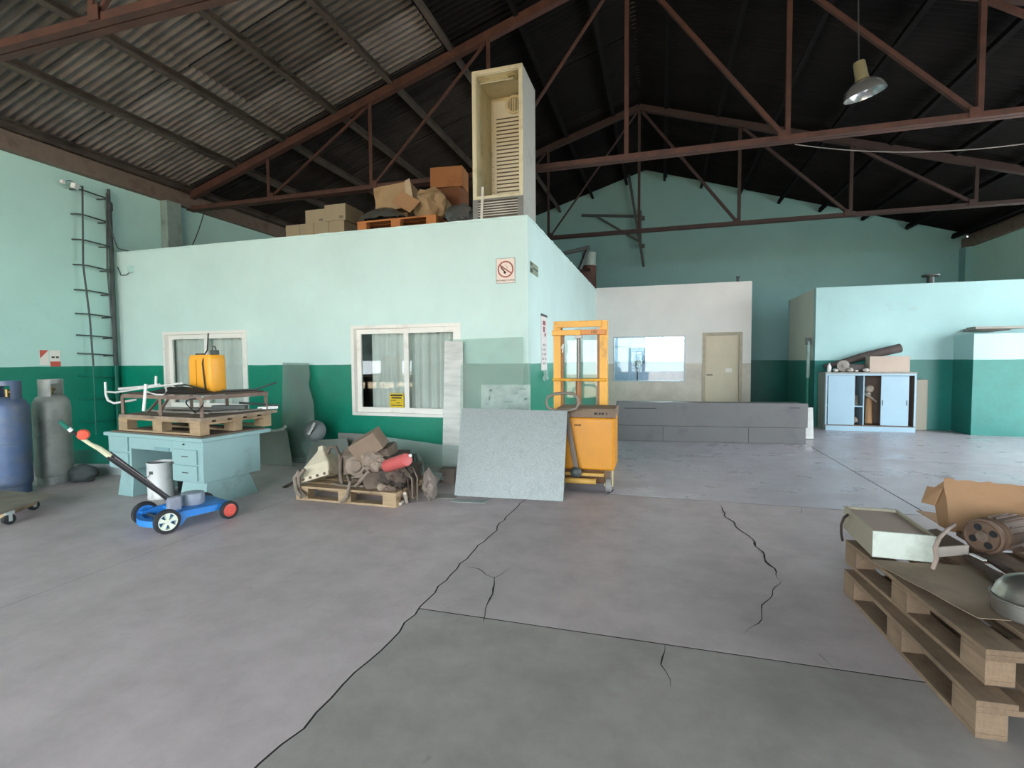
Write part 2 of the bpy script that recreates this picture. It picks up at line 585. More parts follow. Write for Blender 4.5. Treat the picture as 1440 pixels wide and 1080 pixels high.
# purlins, part of the roof
for side in (-1, 1):
    for k in range(8):
        x = RX + side * (0.58 + 1.06 * k)
        z = chord_z(x) + 0.055
        a = side * SL
        m = Matrix.Translation((x, 0, z)) @ Matrix.Rotation(a, 4, 'Y')
        mb = MB().box(-0.035, YN, -0.06, -0.027, YF, 0.06, m).box(-0.027, YN, -0.06, 0.04, YF, -0.05, m).box(-0.027, YN, 0.05, 0.04, YF, 0.06, m)
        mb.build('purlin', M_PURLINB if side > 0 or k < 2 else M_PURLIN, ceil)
# ring beams at the eaves
wall('trim_1', M_BEAM, (XL - .22, YN, EAVE, XL + .12, YF, 4.55), (XL - .22, YN, 4.55, XL - .02, YF, 4.735))
wall('trim_2', M_BEAM, (XR - .12, YN, EAVE, XR + .22, YF, 4.55), (XR + .02, YN, 4.55, XR + .22, YF, 4.665))
wall('trim_3', mat('plaster_pillar', '8ea197', .85, 0, .12, 3, dirt='6f7a72', dirt_amt=.4), (XL - .2, 7.0, 0, XL + .16, 7.28, EAVE), (XL - .2, 11.7, 0, XL + .16, 12.0, EAVE))
wall('trim_4', WALL_BACK, (XR - .16, 7.4, 0, XR + .2, 7.7, EAVE), (XR - .16, 11.7, 2.9, XR + .2, 12.0, EAVE), (XR - .16, 16.2, 2.9, XR + .2, 16.5, EAVE))

# roof trusses
SP = 2.077
def truss(y, label, mt, T=4.31):
    t = thing('roof_truss', label, 'truss', (RX, y, T), 0, 'red oxide roof trusses')
    end = 4 * SP - 0.15
    zc = lambda x: 7.07 - 0.31 * abs(x)
    def P(x, z, dy=0.0):
        return (RX + x, y + dy, z)
    MB().angle(P(-end, T), P(end, T), 0.07, 0.01).angle(P(-end, T, .085), P(end, T, .085), 0.07, 0.01).build('bottom_chord', mt, t)
    for s in (-1, 1):
        MB().bar(P(0, 7.02), P(s * end, zc(end) - 0.05), 0.13, 0.10, (0, 1, 0)).build('top_chord', mt, t)
    for i in range(-3, 4):
        x = i * SP
        MB().angle(P(x, T - 0.03), P(x, zc(x) - 0.06), 0.06, 0.008, (0, 1, 0)).build('post', mt, t)
        s = 1 if i > 0 else -1
        if i:
            MB().prism([(-.06, -.03), (.06, -.03), (.06, .09), (-.06, .09)], 0, .01, Matrix.Translation((RX + x - s * .06, y - .045, T)) @ Matrix.Rotation(PI / 2, 4, 'X')).build('gusset_plate', mt, t)
            x2 = x - s * SP
            w_ = .055 if s > 0 else .034
            MB().bar(P(x - s * 0.06, T + 0.05), P(x2 + s * 0.06, zc(x2) - 0.15), w_, w_, (0, 1, 0)).build('diagonal', mt, t)
    return t
truss(3.25, 'rusty red roof truss nearest the viewer, only its bottom chord showing at upper left', M_RUST)
truss(7.56, 'rusty red roof truss standing just behind the fridge cabinet', M_RUST)
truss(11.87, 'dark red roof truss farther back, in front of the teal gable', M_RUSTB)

# ---------------------------------------------------------------- office, white room, store
YO, XC, HO, TH = 6.16, -1.60, 3.21, 0.15
W1, W2 = (-7.61, -5.96, 0.66, 1.89), (-4.16, -2.51, 0.65, 1.90)
YW = 13.05
def front_with(name, m, x0, x1, y, h, holes, t=TH):
    bx = []
    x = x0
    for a, b, z0, z1 in holes:
        bx.append((x, y, 0, a, y + t, h))
        if z0 > 0:
            bx.append((a, y, 0, b, y + t, z0))
        bx.append((a, y, z1, b, y + t, h))
        x = b
    bx.append((x, y, 0, x1, y + t, h))
    return wall(name, m, *bx)
front_with('wall_office_front', WALL_OFF, XL, XC, YO, HO - .03, [W1, W2])
wall('wall_office_side', WALL_OFF, (XC - TH, YO + TH, 0, XC, YF, HO - .03))
# ragged slab over the office
mb = MB()
n = 60
pf = [(XL + (XC - XL) * i / n, YO - 0.01 + 0.018 * noise.noise(V((i * 0.9, 3, 1)))) for i in range(n + 1)]
ps = [(XC + 0.005 + 0.018 * noise.noise(V((i * 0.8, 9, 1))), YO + (YW - YO) * i / n) for i in range(1, n + 1)]
mb.prism(pf + ps + [(XC, YF), (XL, YF)], HO - .03, HO)
struct(mb.build('trim_5', WALL_OFF))
DX0, DX1, DZ = 0.99, 1.84, 2.02
VX0, VX1, VZ0, VZ1 = -1.15, 0.57, 0.85, 1.98
front_with('wall_white_front', WALL_WHITE, XC, 2.05, YW, 3.23, [(VX0, VX1, VZ0, VZ1), (DX0, DX1, 0, DZ)], 0.12)
wall('wall_white_side', WALL_WHITE, (1.93, YW + .12, 0, 2.05, YF, 3.1))
wall('trim_6', WALL_WHITE, (XC, YW + .12, 3.0, 1.93, YF, 3.1))
XB, YB, HB = 3.02, 11.63, 2.83
wall('wall_store_front', WALL_STORE, (XB, YB, 0, XR, YB + .15, HB))
wall('wall_store_side', WALL_SIDE, (XB, YB + .15, 0, XB + .15, 13.8, HB))
wall('wall_store_back', WALL_STORE, (XB, 13.8, 0, XR, 13.95, HB))
wall('trim_7', M_CONC, (XB + .15, YB + .15, HB - .15, XR, 13.8, HB))
wall('wall_partition', WALL_STORE, (5.36, 10.98, 0, XR, 11.1, 1.82), (5.36, 11.1, 0, 5.48, YB, 1.82))

# ---------------------------------------------------------------- shared materials
M_ALU = mat('white_lacquered_aluminium', 'efece4', 0.4, 0, 0.03, 6, dirt='d2ccc0', dirt_amt=0.2)
M_CURT = mat('grey_curtain_fabric', 'd4d3ce', 0.9, 0, 0.06, 5)
M_GREEN = mat('green_wall_enamel', '0c6a58', 0.5, 0, 0.12, 5)
M_STEEL = mat('galvanised_steel', 'b4bcbb', 0.42, 0.55, 0.10, 10, bump=0.05)
M_DSTEEL = mat('dark_bare_steel', '4e5452', 0.55, 0.4, 0.2, 8)
M_BLACK = mat('black_rubber', '1b1c1e', 0.6, 0, 0.2, 8)
M_WHITEPL = mat('white_plastic', 'e4e6e2', 0.45, 0, 0.04, 5)
M_PAPER = mat('white_paper', 'eee7dd', 0.8, 0, 0.03, 5)
M_RED = mat('red_print', 'c8564a', 0.7, 0, 0.06, 5)
M_INK = mat('black_ink', '2a2523', 0.7, 0, 0.05, 5)
M_WOOD = mat('pallet_wood', 'ab9272', 0.8, 0, 0.18, 5, dirt='7b674f', dirt_amt=0.45, stretch=(14, 1.5, 14), bump=0.15, rnd=0.22)
M_WOODO = mat('orange_pallet_wood', 'b8743f', 0.8, 0, 0.15, 5, dirt='7f4a28', dirt_amt=0.4, stretch=(2, 10, 10), rnd=0.15)
M_CARD = mat('brown_cardboard', 'a9805a', 0.85, 0, 0.08, 3, dirt='7c5a3c', dirt_amt=0.35, bump=0.08)
M_CARDL = mat('pale_cardboard', 'b8a58a', 0.85, 0, 0.06, 3, bump=0.05)
M_YELLOW = mat('yellow_machine_paint', 'ce8700', 0.42, 0, 0.07, 4, dirt='a06a20', dirt_amt=0.2)

def glass(name, rgb=(0.93, 0.97, 0.96), dust=0.0, dust_rgb=(0.55, 0.58, 0.56), scale=2.0, refl=0.04, streak=None, lo=0.35, hi=0.7):
    t = NT(name)
    tr = t.n('ShaderNodeBsdfTransparent')
    tr.inputs[0].default_value = (*rgb, 1)
    gl = t.n('ShaderNodeBsdfGlossy')
    gl.inputs['Roughness'].default_value = 0.02
    fr = t.n('ShaderNodeLayerWeight')
    pw = t.n('ShaderNodeMath', operation='POWER')
    t.l(fr.outputs['Facing'], pw.inputs[0])
    pw.inputs[1].default_value = 4.0
    ad = t.n('ShaderNodeMath', operation='MULTIPLY_ADD')
    t.l(pw.outputs[0], ad.inputs[0])
    ad.inputs[1].default_value = 0.6
    ad.inputs[2].default_value = refl
    m1 = t.n('ShaderNodeMixShader')
    t.l(ad.outputs[0], m1.inputs[0])
    t.l(tr.outputs[0], m1.inputs[1])
    t.l(gl.outputs[0], m1.inputs[2])
    out = m1
    if dust:
        df = t.n('ShaderNodeBsdfDiffuse')
        df.inputs[0].default_value = (*dust_rgb, 1)
        m2 = t.n('ShaderNodeMixShader')
        r = t.ramp(t.noise(scale, 5, 0.6, stretch=streak), lo, hi, (dust * 0.45,) * 3, (dust,) * 3)
        t.l(r, m2.inputs[0])
        t.l(m1.outputs[0], m2.inputs[1])
        t.l(df.outputs[0], m2.inputs[2])
        out = m2
    t.l(out.outputs[0], t.t.nodes['Material Output'].inputs[0])
    return t.m
G_WIN = glass('window_glass', refl=0.035)
G_SHEET = glass('greenish_sheet_glass', (0.93, 0.98, 0.96), 0.22, (0.74, 0.82, 0.78), 1.5, 0.04)
G_FILM = glass('glass_under_white_film', (0.93, 0.96, 0.94), 0.78, (0.80, 0.80, 0.76), 2.5, 0.04, (1, 1, 7), 0.05, 0.6)
G_DUSTY = glass('dusty_grey_glass', (0.84, 0.9, 0.87), 0.42, (0.33, 0.38, 0.36), 1.6, 0.05)

def text(body, name, size, m, parent, loc, rot, ext=0.0008, squeeze=1.0):
    cu_ = bpy.data.curves.new(name, 'FONT')
    cu_.body = body
    cu_.size = size
    cu_.align_x = 'CENTER'
    cu_.align_y = 'CENTER'
    cu_.extrude = ext
    tmp = bpy.data.objects.new(name + '_tmp', cu_)
    COL.objects.link(tmp)
    dg = bpy.context.evaluated_depsgraph_get()
    me = bpy.data.meshes.new_from_object(tmp.evaluated_get(dg))
    bpy.data.objects.remove(tmp)
    bpy.data.curves.remove(cu_)
    me.name = name
    me.materials.clear()
    me.materials.append(m)
    o = bpy.data.objects.new(name, me)
    COL.objects.link(o)
    mw = Matrix.Translation(loc) @ Euler(rot).to_matrix().to_4x4() @ Matrix.Diagonal((squeeze, 1, 1, 1))
    me.transform((basis(parent).inverted() if parent else Matrix()) @ mw)
    if parent:
        o.parent = parent
    return o

# ---------------------------------------------------------------- sliding windows of the office
def sliding_window(name, x0, x1, z0, z1, y, gap):
    w = struct(MB().box(x0, y - .015, z0, x0 + .045, y + .11, z1).box(x1 - .045, y - .015, z0, x1, y + .11, z1).box(x0 + .045, y - .015, z1 - .045, x1 - .045, y + .11, z1).box(x0 + .045, y - .03, z0, x1 - .045, y + .11, z0 + .04).build(name, M_ALU))
    xm = (x0 + x1) / 2 - 0.02
    for a, b, yy in ((x0 + .046, xm + .05, y + .055), (xm - .0, x1 - .046, y + .015)):
        s = MB()
        f = 0.07
        s.box(a, yy, z0 + .041, a + f, yy + .03, z1 - .046).box(b - f, yy, z0 + .041, b, yy + .03, z1 - .046)
        s.box(a + f, yy, z1 - .046 - f, b - f, yy + .03, z1 - .046).box(a + f, yy, z0 + .041, b - f, yy + .03, z0 + .041 + f)
        so = s.build('sash', M_ALU, w)
        MB().box(a + f, yy + .012, z0 + .041 + f, b - f, yy + .017, z1 - .046 - f).build('pane', G_WIN, so)
    # curtain behind the panes
    def cur(u, v):
        x = x0 + gap + (x1 - x0 - gap) * u
        return (x, y + .17 + 0.022 * math.sin(u * 62 + 2 * math.sin(u * 9)) + 0.012 * math.sin(u * 131), z0 - .1 + (z1 - z0 + .2) * v)
    MB().cloth(cur, 150, 3, 0.003).build('curtain', M_CURT, w, smooth=60)
    return w
sliding_window('window_1', *W1, YO, 0.0)
sliding_window('window_2', *W2, YO, 0.22)
# dark room behind
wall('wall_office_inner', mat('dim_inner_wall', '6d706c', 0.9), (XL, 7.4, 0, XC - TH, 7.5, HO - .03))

t = thing('warning_sticker', 'small yellow warning sticker low on the left pane of the office window', 'sticker', (-3.5, 6.22, .78))
a, b = (-3.599, 6.205, 0.96), (-3.383, 6.205, 0.766)
MB().box(a[0], 6.2, b[2], b[0], 6.204, a[2]).build('sheet', mat('yellow_print', 'd8b91e', 0.6), t)
mb = MB()
for k, (u0, u1, h) in enumerate(((.08, .92, .12), (.15, .85, .1), (.1, .45, .05), (.5, .75, .05), (.12, .9, .06))):
    z = a[2] + (b[2] - a[2]) * (.14 + .18 * k)
    mb.box(a[0] + (b[0] - a[0]) * u0, 6.197, z - .5 * h * (a[2] - b[2]), a[0] + (b[0] - a[0]) * u1, 6.199, z + .5 * h * (a[2] - b[2]))
mb.build('print', M_INK, t)

# ---------------------------------------------------------------- white room: window, door, fan
w = struct(MB().box(VX0, YW - .012, VZ0, VX0 + .025, YW + .12, VZ1).box(VX1 - .025, YW - .012, VZ0, VX1, YW + .12, VZ1).box(VX0 + .025, YW - .012, VZ1 - .025, VX1 - .025, YW + .12, VZ1).box(VX0 + .025, YW - .012, VZ0, VX1 - .025, YW + .12, VZ0 + .025).build('window_3', mat('grey_aluminium', '9aa3a8', 0.4, 0.5)))
MB().box(VX0 + .025, YW + .05, VZ0 + .025, VX1 - .025, YW + .056, VZ1 - .025).build('pane', G_WIN, w)
w = MB()
for x0, x1 in ((BX0, BX0 + .05), (-0.96, -0.92), (-.5, -.46), (.03, .07), (BX1 - .05, BX1)):
    w.box(x0, YF - .02, BZ0, x1, YF + .1, BZ1)
w.box(BX0 + .05, YF - .021, BZ0, BX1 - .05, YF + .1, BZ0 + .04).box(BX0 + .05, YF - .021, BZ1 - .04, BX1 - .05, YF + .1, BZ1).box(BX0 + .05, YF - .022, 1.80, -.46, YF + .1, 1.84)
w = struct(w.build('window_4', mat('blue_grey_mullion', '8fa6b4', 0.5)))
G_FROST = glass('bluish_pane', (0.22, 0.28, 0.32), 0.3, (0.5, 0.62, 0.7), 2, 0.03)
for x0, x1, z0, z1, g_ in ((BX0 + .05, -.96, BZ0 + .04, 1.80, G_FROST), (-.92, -.5, BZ0 + .04, 1.80, G_FROST), (BX0 + .05, -.96, 1.84, BZ1 - .04, G_FROST), (-.92, -.5, 1.84, BZ1 - .04, G_FROST), (-.46, .03, BZ0 + .04, BZ1 - .04, G_WIN), (.07, BX1 - .05, BZ0 + .04, BZ1 - .04, G_WIN)):
    MB().box(x0, YF + .03, z0, x1, YF + .036, z1).build('pane', g_, w)
wall('trim_8', mat('blue_grey_lower_wall', '8d9cb0', 0.7), (XC + .01, YF - .06, 0, 1.92, YF - .023, BZ0 - .01))

M_DOOR = mat('cream_door_paint', 'd3c6ac', 0.5, 0, 0.04, 4)
d = struct(MB().box(DX0 + .055, YW + .05, .01, DX1 - .055, YW + .09, DZ - .055).build('door_1', M_DOOR))
fr = MB()
for b in ((DX0 - .02, YW - .015, 0, DX0 + .05, YW + .12, DZ), (DX1 - .05, YW - .015, 0, DX1 + .02, YW + .12, DZ), (DX0 - .02, YW - .016, DZ - .05, DX1 + .02, YW + .12, DZ + .02)):
    fr.box(*b)
fr.build('door_frame', mat('beige_frame', 'b3a68e', 0.5), d)
MB().cyl((DX0 + .1, YW + .05, 1.02), (DX0 + .1, YW, 1.02), .012).cyl((DX0 + .1, YW + .005, 1.02), (DX0 + .22, YW + .005, 1.02), .011).build('door_handle', M_DSTEEL, d, smooth=40)
MB().box(1.50, YW + .045, 1.08, 1.64, YW + .049, 1.18).build('notice', M_PAPER, d)

t = thing('standing_fan', 'grey pedestal fan seen through the inner window of the white room', 'fan', (-.62, 14.4, 0))
MB().cyl((-.62, 14.4, 0), (-.62, 14.4, .03), .2, n=20).build('base', M_DSTEEL, t, smooth=40)
MB().cyl((-.62, 14.4, .03), (-.62, 14.4, 1.22), .016).build('pole', M_DSTEEL, t, smooth=40)
hd = V((-.56, 14.32, 1.32))
ax = V((.62, -.72, .12)).normalized()
MB().cyl(hd - ax * .16, hd - ax * .02, .06, .075).build('motor_housing', M_DSTEEL, t, smooth=40)
mq = MB().frame(hd, hd + ax)[0]
gr = MB()
for r, z in ((.22, 0.02), (.22, .06), (.15, .08), (.08, .09)):
    gr.tube([mq @ V((r * math.cos(i * PI / 12), r * math.sin(i * PI / 12), z)) for i in range(24)], .005, 5, True)
for i in range(12):
    a = i * PI / 6
    gr.tube([mq @ V((r * math.cos(a), r * math.sin(a), z)) for r, z in ((.04, .09), (.16, .08), (.22, .04))], .003, 4)
gr.build('guard', M_DSTEEL, t)
for i in range(3):
    a = i * 2 * PI / 3
    c = [mq @ V((r * math.cos(a + da), r * math.sin(a + da), .045 + k)) for r, da, k in ((.04, -.4, -.01), (.19, -.35, -.015), (.19, .35, .015), (.04, .4, .01))]
    MB().quad(*c, .003).build('blade', mat('pale_blue_plastic', '8fb0c4', 0.4) if i == 0 else bpy.data.materials['pale_blue_plastic'], t)

# ---------------------------------------------------------------- signs on the walls
t = thing('no_smoking_sign', 'framed no smoking sign high on the pale office wall near its corner', 'sign', (-1.89, 6.15, 2.53))
x0, x1, z0, z1 = -2.01, -1.77, 2.385, 2.69
yy = YO - .006
MB().box(x0, yy, z0, x1, YO - .001, z1).build('plate', mat('pinkish_white_board', 'f0ddd0', 0.6, 0, .02), t)
MB().box(x0 - .006, yy - .002, z0 - .006, x0, YO - .001, z1 + .006).box(x1, yy - .002, z0 - .006, x1 + .006, YO - .001, z1 + .006).box(x0, yy - .002, z0 - .006, x1, YO - .001, z0).box(x0, yy - .002, z1, x1, YO - .001, z1 + .006).build('border', mat('grey_edge', '9aa39c', 0.6), t)
M_SIGNR = mat('faded_red_print', 'a2604f', 0.7)
mc = Matrix.Translation((-1.89, yy - .001, 2.555)) @ Matrix.Rotation(PI / 2, 4, 'X')
mb = MB()
N = 40
vs = [(r * math.cos(2 * PI * i / N), r * math.sin(2 * PI * i / N), z) for z in (0, .001) for r in (.087, .105) for i in range(N)]
fs = []
for i in range(N):
    j = (i + 1) % N
    fs += [(2 * N + i, 2 * N + j, 3 * N + j, 3 * N + i), (i, N + i, N + j, j), (N + i, 3 * N + i, 3 * N + j, N + j), (i, j, 2 * N + j, 2 * N + i)]
mb.add(vs, fs, mc)
mb.obox((-1.89, yy - .0012, 2.555), (.18, .001, .016), (0, PI / 5.2, 0))
mb.build('prohibition_ring', M_SIGNR, t)
mb = MB()
mb.obox((-1.92, yy - .0008, 2.545), (.1, .0006, .016), (0, -.35 + PI / 2.6, 0)).obox((-1.9, yy - .0008, 2.515), (.028, .0006, .03), (0, .5, 0))
mb.build('cigarette', mat('brown_print', '6b4138', 0.7), t)
mb = MB()
for q in range(2):
    mb.tube([(-1.93 + q * .05 + .018 * math.sin(k * .9), yy - .001, 2.565 + k * .009) for k in range(7)], .003, 5)
mb.build('smoke_lines', mat('pale_brown_print', 'c9a797', 0.7), t)
text('PROHIBIDO FUMAR', 'lettering', .027, M_INK, t, (-1.89, yy - .001, 2.415), (PI / 2, 0, 0))

t = thing('exit_sign', 'small olive sign just round the corner on the office side wall', 'sign', (XC, 6.5, 2.58))
a, b = (-1.594, 6.253, 2.641), (-1.594, 6.696, 2.522)
z1, z0 = 2.665, 2.52
MB().box(XC + .001, a[1], z0, XC + .005, b[1], z1).build('plate', mat('olive_print', '8f9a86', 0.6), t)
mb = MB().box(XC + .005, a[1] + .02, z0 + .01, XC + .006, a[1] + .13, z0 + .06).box(XC + .005, a[1] + .02, z1 - .05, XC + .006, a[1] + .12, z1 - .01).box(XC + .005, a[1] + .14, z0 + .065, XC + .006, b[1] - .01, z0 + .085)
mb.build('pictogram', mat('dark_green_print', '3f4a3c', 0.6), t)

t = thing('wall_calendar', 'tall narrow paper calendar hanging on the office side wall behind the yellow stacker', 'calendar', (XC, 7.1, 1.6))
y0, y1 = 6.86, 7.22
MB().box(XC + .002, y0, 1.26, XC + .006, y1, 2.02).build('sheet', mat('off_white_print', 'e3dcd8', 0.7, 0, .04), t)
MB().box(XC + .001, y0 - .005, 2.02, XC + .012, y1 + .005, 2.05).build('hanging_strip', M_DSTEEL, t)
MB().box(XC + .006, y0 + .1, 1.9, XC + .007, y1 - .1, 1.96).box(XC + .006, y0 + .12, 1.8, XC + .007, y1 - .14, 1.88).box(XC + .006, y0 + .2, 1.74, XC + .007, y1 - .08, 1.79).build('red_print', mat('dull_red_print', '9a4a50', 0.7), t)
mb = MB()
for i in range(5):
    for j in range(6):
        if (i * 7 + j * 3) % 4:
            mb.box(XC + .006, y0 + .05 + j * .045, 1.34 + i * .065, XC + .0066, y0 + .075 + j * .045, 1.375 + i * .065)
mb.build('grey_print', mat('grey_print', '7d7b80', 0.7), t)['kind'] = 'stuff'
def bag(u, v):
    return (XC + .015 + .03 * math.sin(u * 5 + v * 4) ** 2, y0 + .02 + .3 * u, 1.26 - .14 * v - .01 * math.sin(u * 9))
MB().cloth(bag, 10, 6, .002).build('clear_sleeve', G_SHEET, t, smooth=60)

# leaflets on the left wall
for k, (y0, y1, z0, z1) in enumerate(((5.06, 5.17, 1.385, 1.60), (5.185, 5.32, 1.36, 1.60))):
    nm = ('leaflet', ('white leaflet with a red corner triangle on the left wall' if k == 0 else 'white leaflet with a red lower band on the left wall'))
    t = thing('wall_leaflet', nm[1], 'leaflet', (XL, (y0 + y1) / 2, z0))
    MB().box(XL + .001, y0, z0, XL + .005, y1, z1).build('sheet', M_PAPER, t)
    mb = MB()
    if k == 0:
        mb.add([(XL + .006, y0, z1), (XL + .006, y1, z1), (XL + .006, y0, z1 - .12)], [(0, 1, 2)])
    else:
        mb.box(XL + .0052, y0, z0, XL + .006, y1, z0 + .075)
    mb.build('red_print', M_RED, t)
    if k:
        MB().box(XL + .0052, y0 + .02, z1 - .115, XL + .006, y0 + .06, z1 - .09).box(XL + .0052, y0 + .075, z1 - .115, XL + .006, y0 + .115, z1 - .09).build('print', M_INK, t)

# ---------------------------------------------------------------- ladder, conduit, floodlight on the left wall
LX = XL + .17
t = thing('wall_ladder', 'thin steel cat ladder fixed to the left wall', 'ladder', (XL, 5.8, 0))
mb = MB()
for nm, ya, yb in (('a', 5.60, 5.66), ('b', 5.95, 5.99)):
    MB().tube([(LX, ya + .02, 4.09), (LX, ya, 3.5), (LX, ya - .02, 2.9), (LX, yb - .02, 2.1), (LX, yb, 1.37)], .013, 8).build('rail', M_DSTEEL, t, smooth=50)
    MB().tube([(LX, yb, 1.37), (LX, yb, .3)], .013, 8).build('rail', M_GREEN, t, smooth=50)
for i, z in enumerate((4.03, 3.66, 3.28, 2.9, 2.52, 2.16, 1.83, 1.55, 1.2, .85, .5)):
    o = MB().tube([(XL + .005, 5.55, z + .01), (LX - .03, 5.56, z), (LX, 5.63, z), (LX, 5.97, z - .02), (LX - .05, 5.99, z - .02), (XL + .005, 5.93, z - .03)], .011, 8)
    o.build('rung', M_DSTEEL if z > 1.37 else M_GREEN, t, smooth=50)
t = thing('conduit_pipe', 'dark vertical conduit pipe in the corner right of the wall ladder', 'pipe', (XL + .1, 6.08, 0))
MB().cyl((XL + .06, 6.08, 1.37), (XL + .06, 6.08, 4.0), .032).build('pipe', M_DSTEEL, t, smooth=40)
MB().cyl((XL + .06, 6.08, 0), (XL + .06, 6.08, 1.37), .032).build('painted_length', M_GREEN, t, smooth=40)
MB().cyl((XL + .06, 6.08, 4.0), (XL + .06, 6.08, 4.2), .02).cyl((XL + .06, 6.08, 3.86), (XL + .06, 6.08, 3.98), .045).build('coupling', M_DSTEEL, t, smooth=40)
t = thing('floodlight', 'small white floodlight on an arm beside the ladder top', 'lamp', (XL, 5.5, 4.05))
MB().tube([(XL + .0, 5.42, 4.1), (XL + .16, 5.45, 4.12), (XL + .17, 5.6, 4.08)], .008).build('arm', M_DSTEEL, t)
MB().obox((XL + .2, 5.5, 4.05), (.06, .1, .08), (0, .3, .4)).build('housing', M_WHITEPL, t, bevel=.008)
MB().obox((XL + .16, 5.36, 4.07), (.05, .05, .05), (0, .2, .3)).build('sensor', M_WHITEPL, t, bevel=.008)
def sag(p, q, drop, n=14):
    p, q = V(p), V(q)
    return [p.lerp(q, i / n) - V((0, 0, drop * 4 * (i / n) * (1 - i / n))) for i in range(n + 1)]
one(MB().tube(sag((LX, 5.96, 3.95), (XL + .14, 6.14, 3.26), .15) + sag((XL + .2, 6.3, 3.24), (XL + .3, 7.0, 3.24), .02)[1:] + sag((XL + .3, 7.05, 3.24), (-8.15, 7.5, 4.2), .2)[1:], .009, 6), 'hanging_cable', 'thin dark cable sagging from the ladder over the office roof', 'cable', M_DSTEEL, (XL + .2, 6.2, 3.2))
t = thing('wall_hook', 'small wire hook box high at the left end of the office wall', 'hook', (-8.35, 6.15, 2.9))
MB().tube([(-8.6 + .1, 6.14, 2.97), (-8.42, 6.13, 2.83), (-8.3, 6.13, 2.83), (-8.2, 6.13, 2.88)], .007).build('wire', M_DSTEEL, t)
MB().box(-8.24, 6.1, 2.86, -8.17, 6.159, 2.97).build('box', mat('painted_box', 'b9d6cc', 0.6), t, bevel=.01)

# ---------------------------------------------------------------- things on the office roof
RZ = HO
M_CREAM = mat('cream_enamel', 'd9d0ae', 0.4, 0, .06, 3, dirt='a89a72', dirt_amt=.3)
M_FRIDGE = mat('grey_white_enamel', 'b9b8ae', 0.45, 0, .05, 3, dirt='8f8c82', dirt_amt=.25)
t = thing('display_fridge', 'tall open cream fridge cabinet without a door on the office roof corner', 'fridge', (-2.0, 6.55, RZ))
fx0, fx1, fy0, fy1, fz0, fz1 = -2.335, -1.665, 6.2, 6.86, RZ, 5.08
MB().box(fx0, fy0, fz0, fx0 + .045, fy1, fz1).box(fx1 - .045, fy0, fz0, fx1, fy1, fz1).box(fx0 + .045, fy0, fz1 - .05, fx1 - .045, fy1, fz1).box(fx0 + .045, fy1 - .05, fz0, fx1 - .045, fy1, fz1 - .05).box(fx0 + .045, fy0 + .02, fz0, fx1 - .045, fy1 - .05, fz0 + .27).build('cabinet', M_FRIDGE, t, bevel=.006)
MB().box(fx0 + .045, fy0 + .01, fz0 + .27, fx0 + .055, fy1 - .05, fz1 - .05).box(fx1 - .055, fy0 + .01, fz0 + .27, fx1 - .045, fy1 - .05, fz1 - .05).box(fx0 + .055, fy0 + .01, fz1 - .06, fx1 - .055, fy1 - .05, fz1 - .05).box(fx0 + .055, fy0 + .01, fz0 + .27, fx1 - .055, fy1 - .05, fz0 + .28).box(fx0 + .055, fy1 - .06, fz0 + .28, fx1 - .055, fy1 - .05, fz1 - .06).build('liner', M_CREAM, t)
MB().box(fx0 + .0, fy0 - .008, fz0 + .26, fx0 + .05, fy0 - .001, fz1).box(fx1 - .05, fy0 - .008, fz0 + .26, fx1, fy0 - .001, fz1).box(fx0 + .05, fy0 - .008, fz1 - .05, fx1 - .05, fy0 - .001, fz1).box(fx0 + .05, fy0 - .008, fz0 + .26, fx1 - .05, fy0 - .001, fz0 + .30).build('front_rim', M_CREAM, t, bevel=.003)
MB().quad((fx0 + .09, fy0 + .02, fz1 - .16), (fx1 - .13, fy0 + .02, fz1 - .16), (fx1 - .13, fy0 + .12, fz1 - .065), (fx0 + .09, fy0 + .12, fz1 - .065), .008).build('light_panel', M_CREAM, t)
MB().tube([(fx1 - .2, fy0 + .03, fz1 - .11), (fx1 - .12, fy0 + .02, fz1 - .10), (fx1 - .08, fy0 + .02, fz1 - .12), (fx1 - .08, fy0 + .02, fz1 - .17)], .012).build('hinge_bracket', mat('brass_bracket', '9c8a55', .5, .3), t)
ev = MB().box(fx0 + .10, fy1 - .12, fz0 + .33, fx1 - .12, fy1 - .061, fz0 + 1.74).build('evaporator_cover', mat('cream_plastic', 'cfc8ae', 0.5, 0, .04), t, bevel=.006)
M_SLOT = mat('dark_slot', '5b5140', .8)
for k in range(22):
    z = fz0 + .38 + k * .0515
    MB().box(fx0 + .15, fy1 - .124, z + .024, fx1 - .13, fy1 - .1205, z + .04).build('slot', M_SLOT, ev)
for k in range(14):
    z = fz0 + .36 + k * .085
    MB().box(fx0 + .075, fy1 - .1, z, fx0 + .099, fy1 - .08, z + .04).build('shelf_clip', M_CREAM, t)
c = (fx1 - .26, fy1 - .135, fz0 + 1.66)
MB().cyl((c[0], c[1] + .012, c[2]), (c[0], c[1] + .008, c[2]), .115, n=28).build('fan_opening', M_SLOT, t)
fg = MB()
for r in (.118, .105):
    fg.tube([(c[0] + r * math.cos(i * PI / 12), c[1], c[2] + r * math.sin(i * PI / 12)) for i in range(24)], .01, 6, True)
for k in range(-4, 5):
    hh = math.sqrt(max(0, .105 ** 2 - (k * .024) ** 2))
    fg.box(c[0] + k * .024 - .006, c[1] - .006, c[2] - hh, c[0] + k * .024 + .006, c[1] + .004, c[2] + hh)
fg.build('fan_grille', mat('cream_grille', 'c9bd95', .5), t)
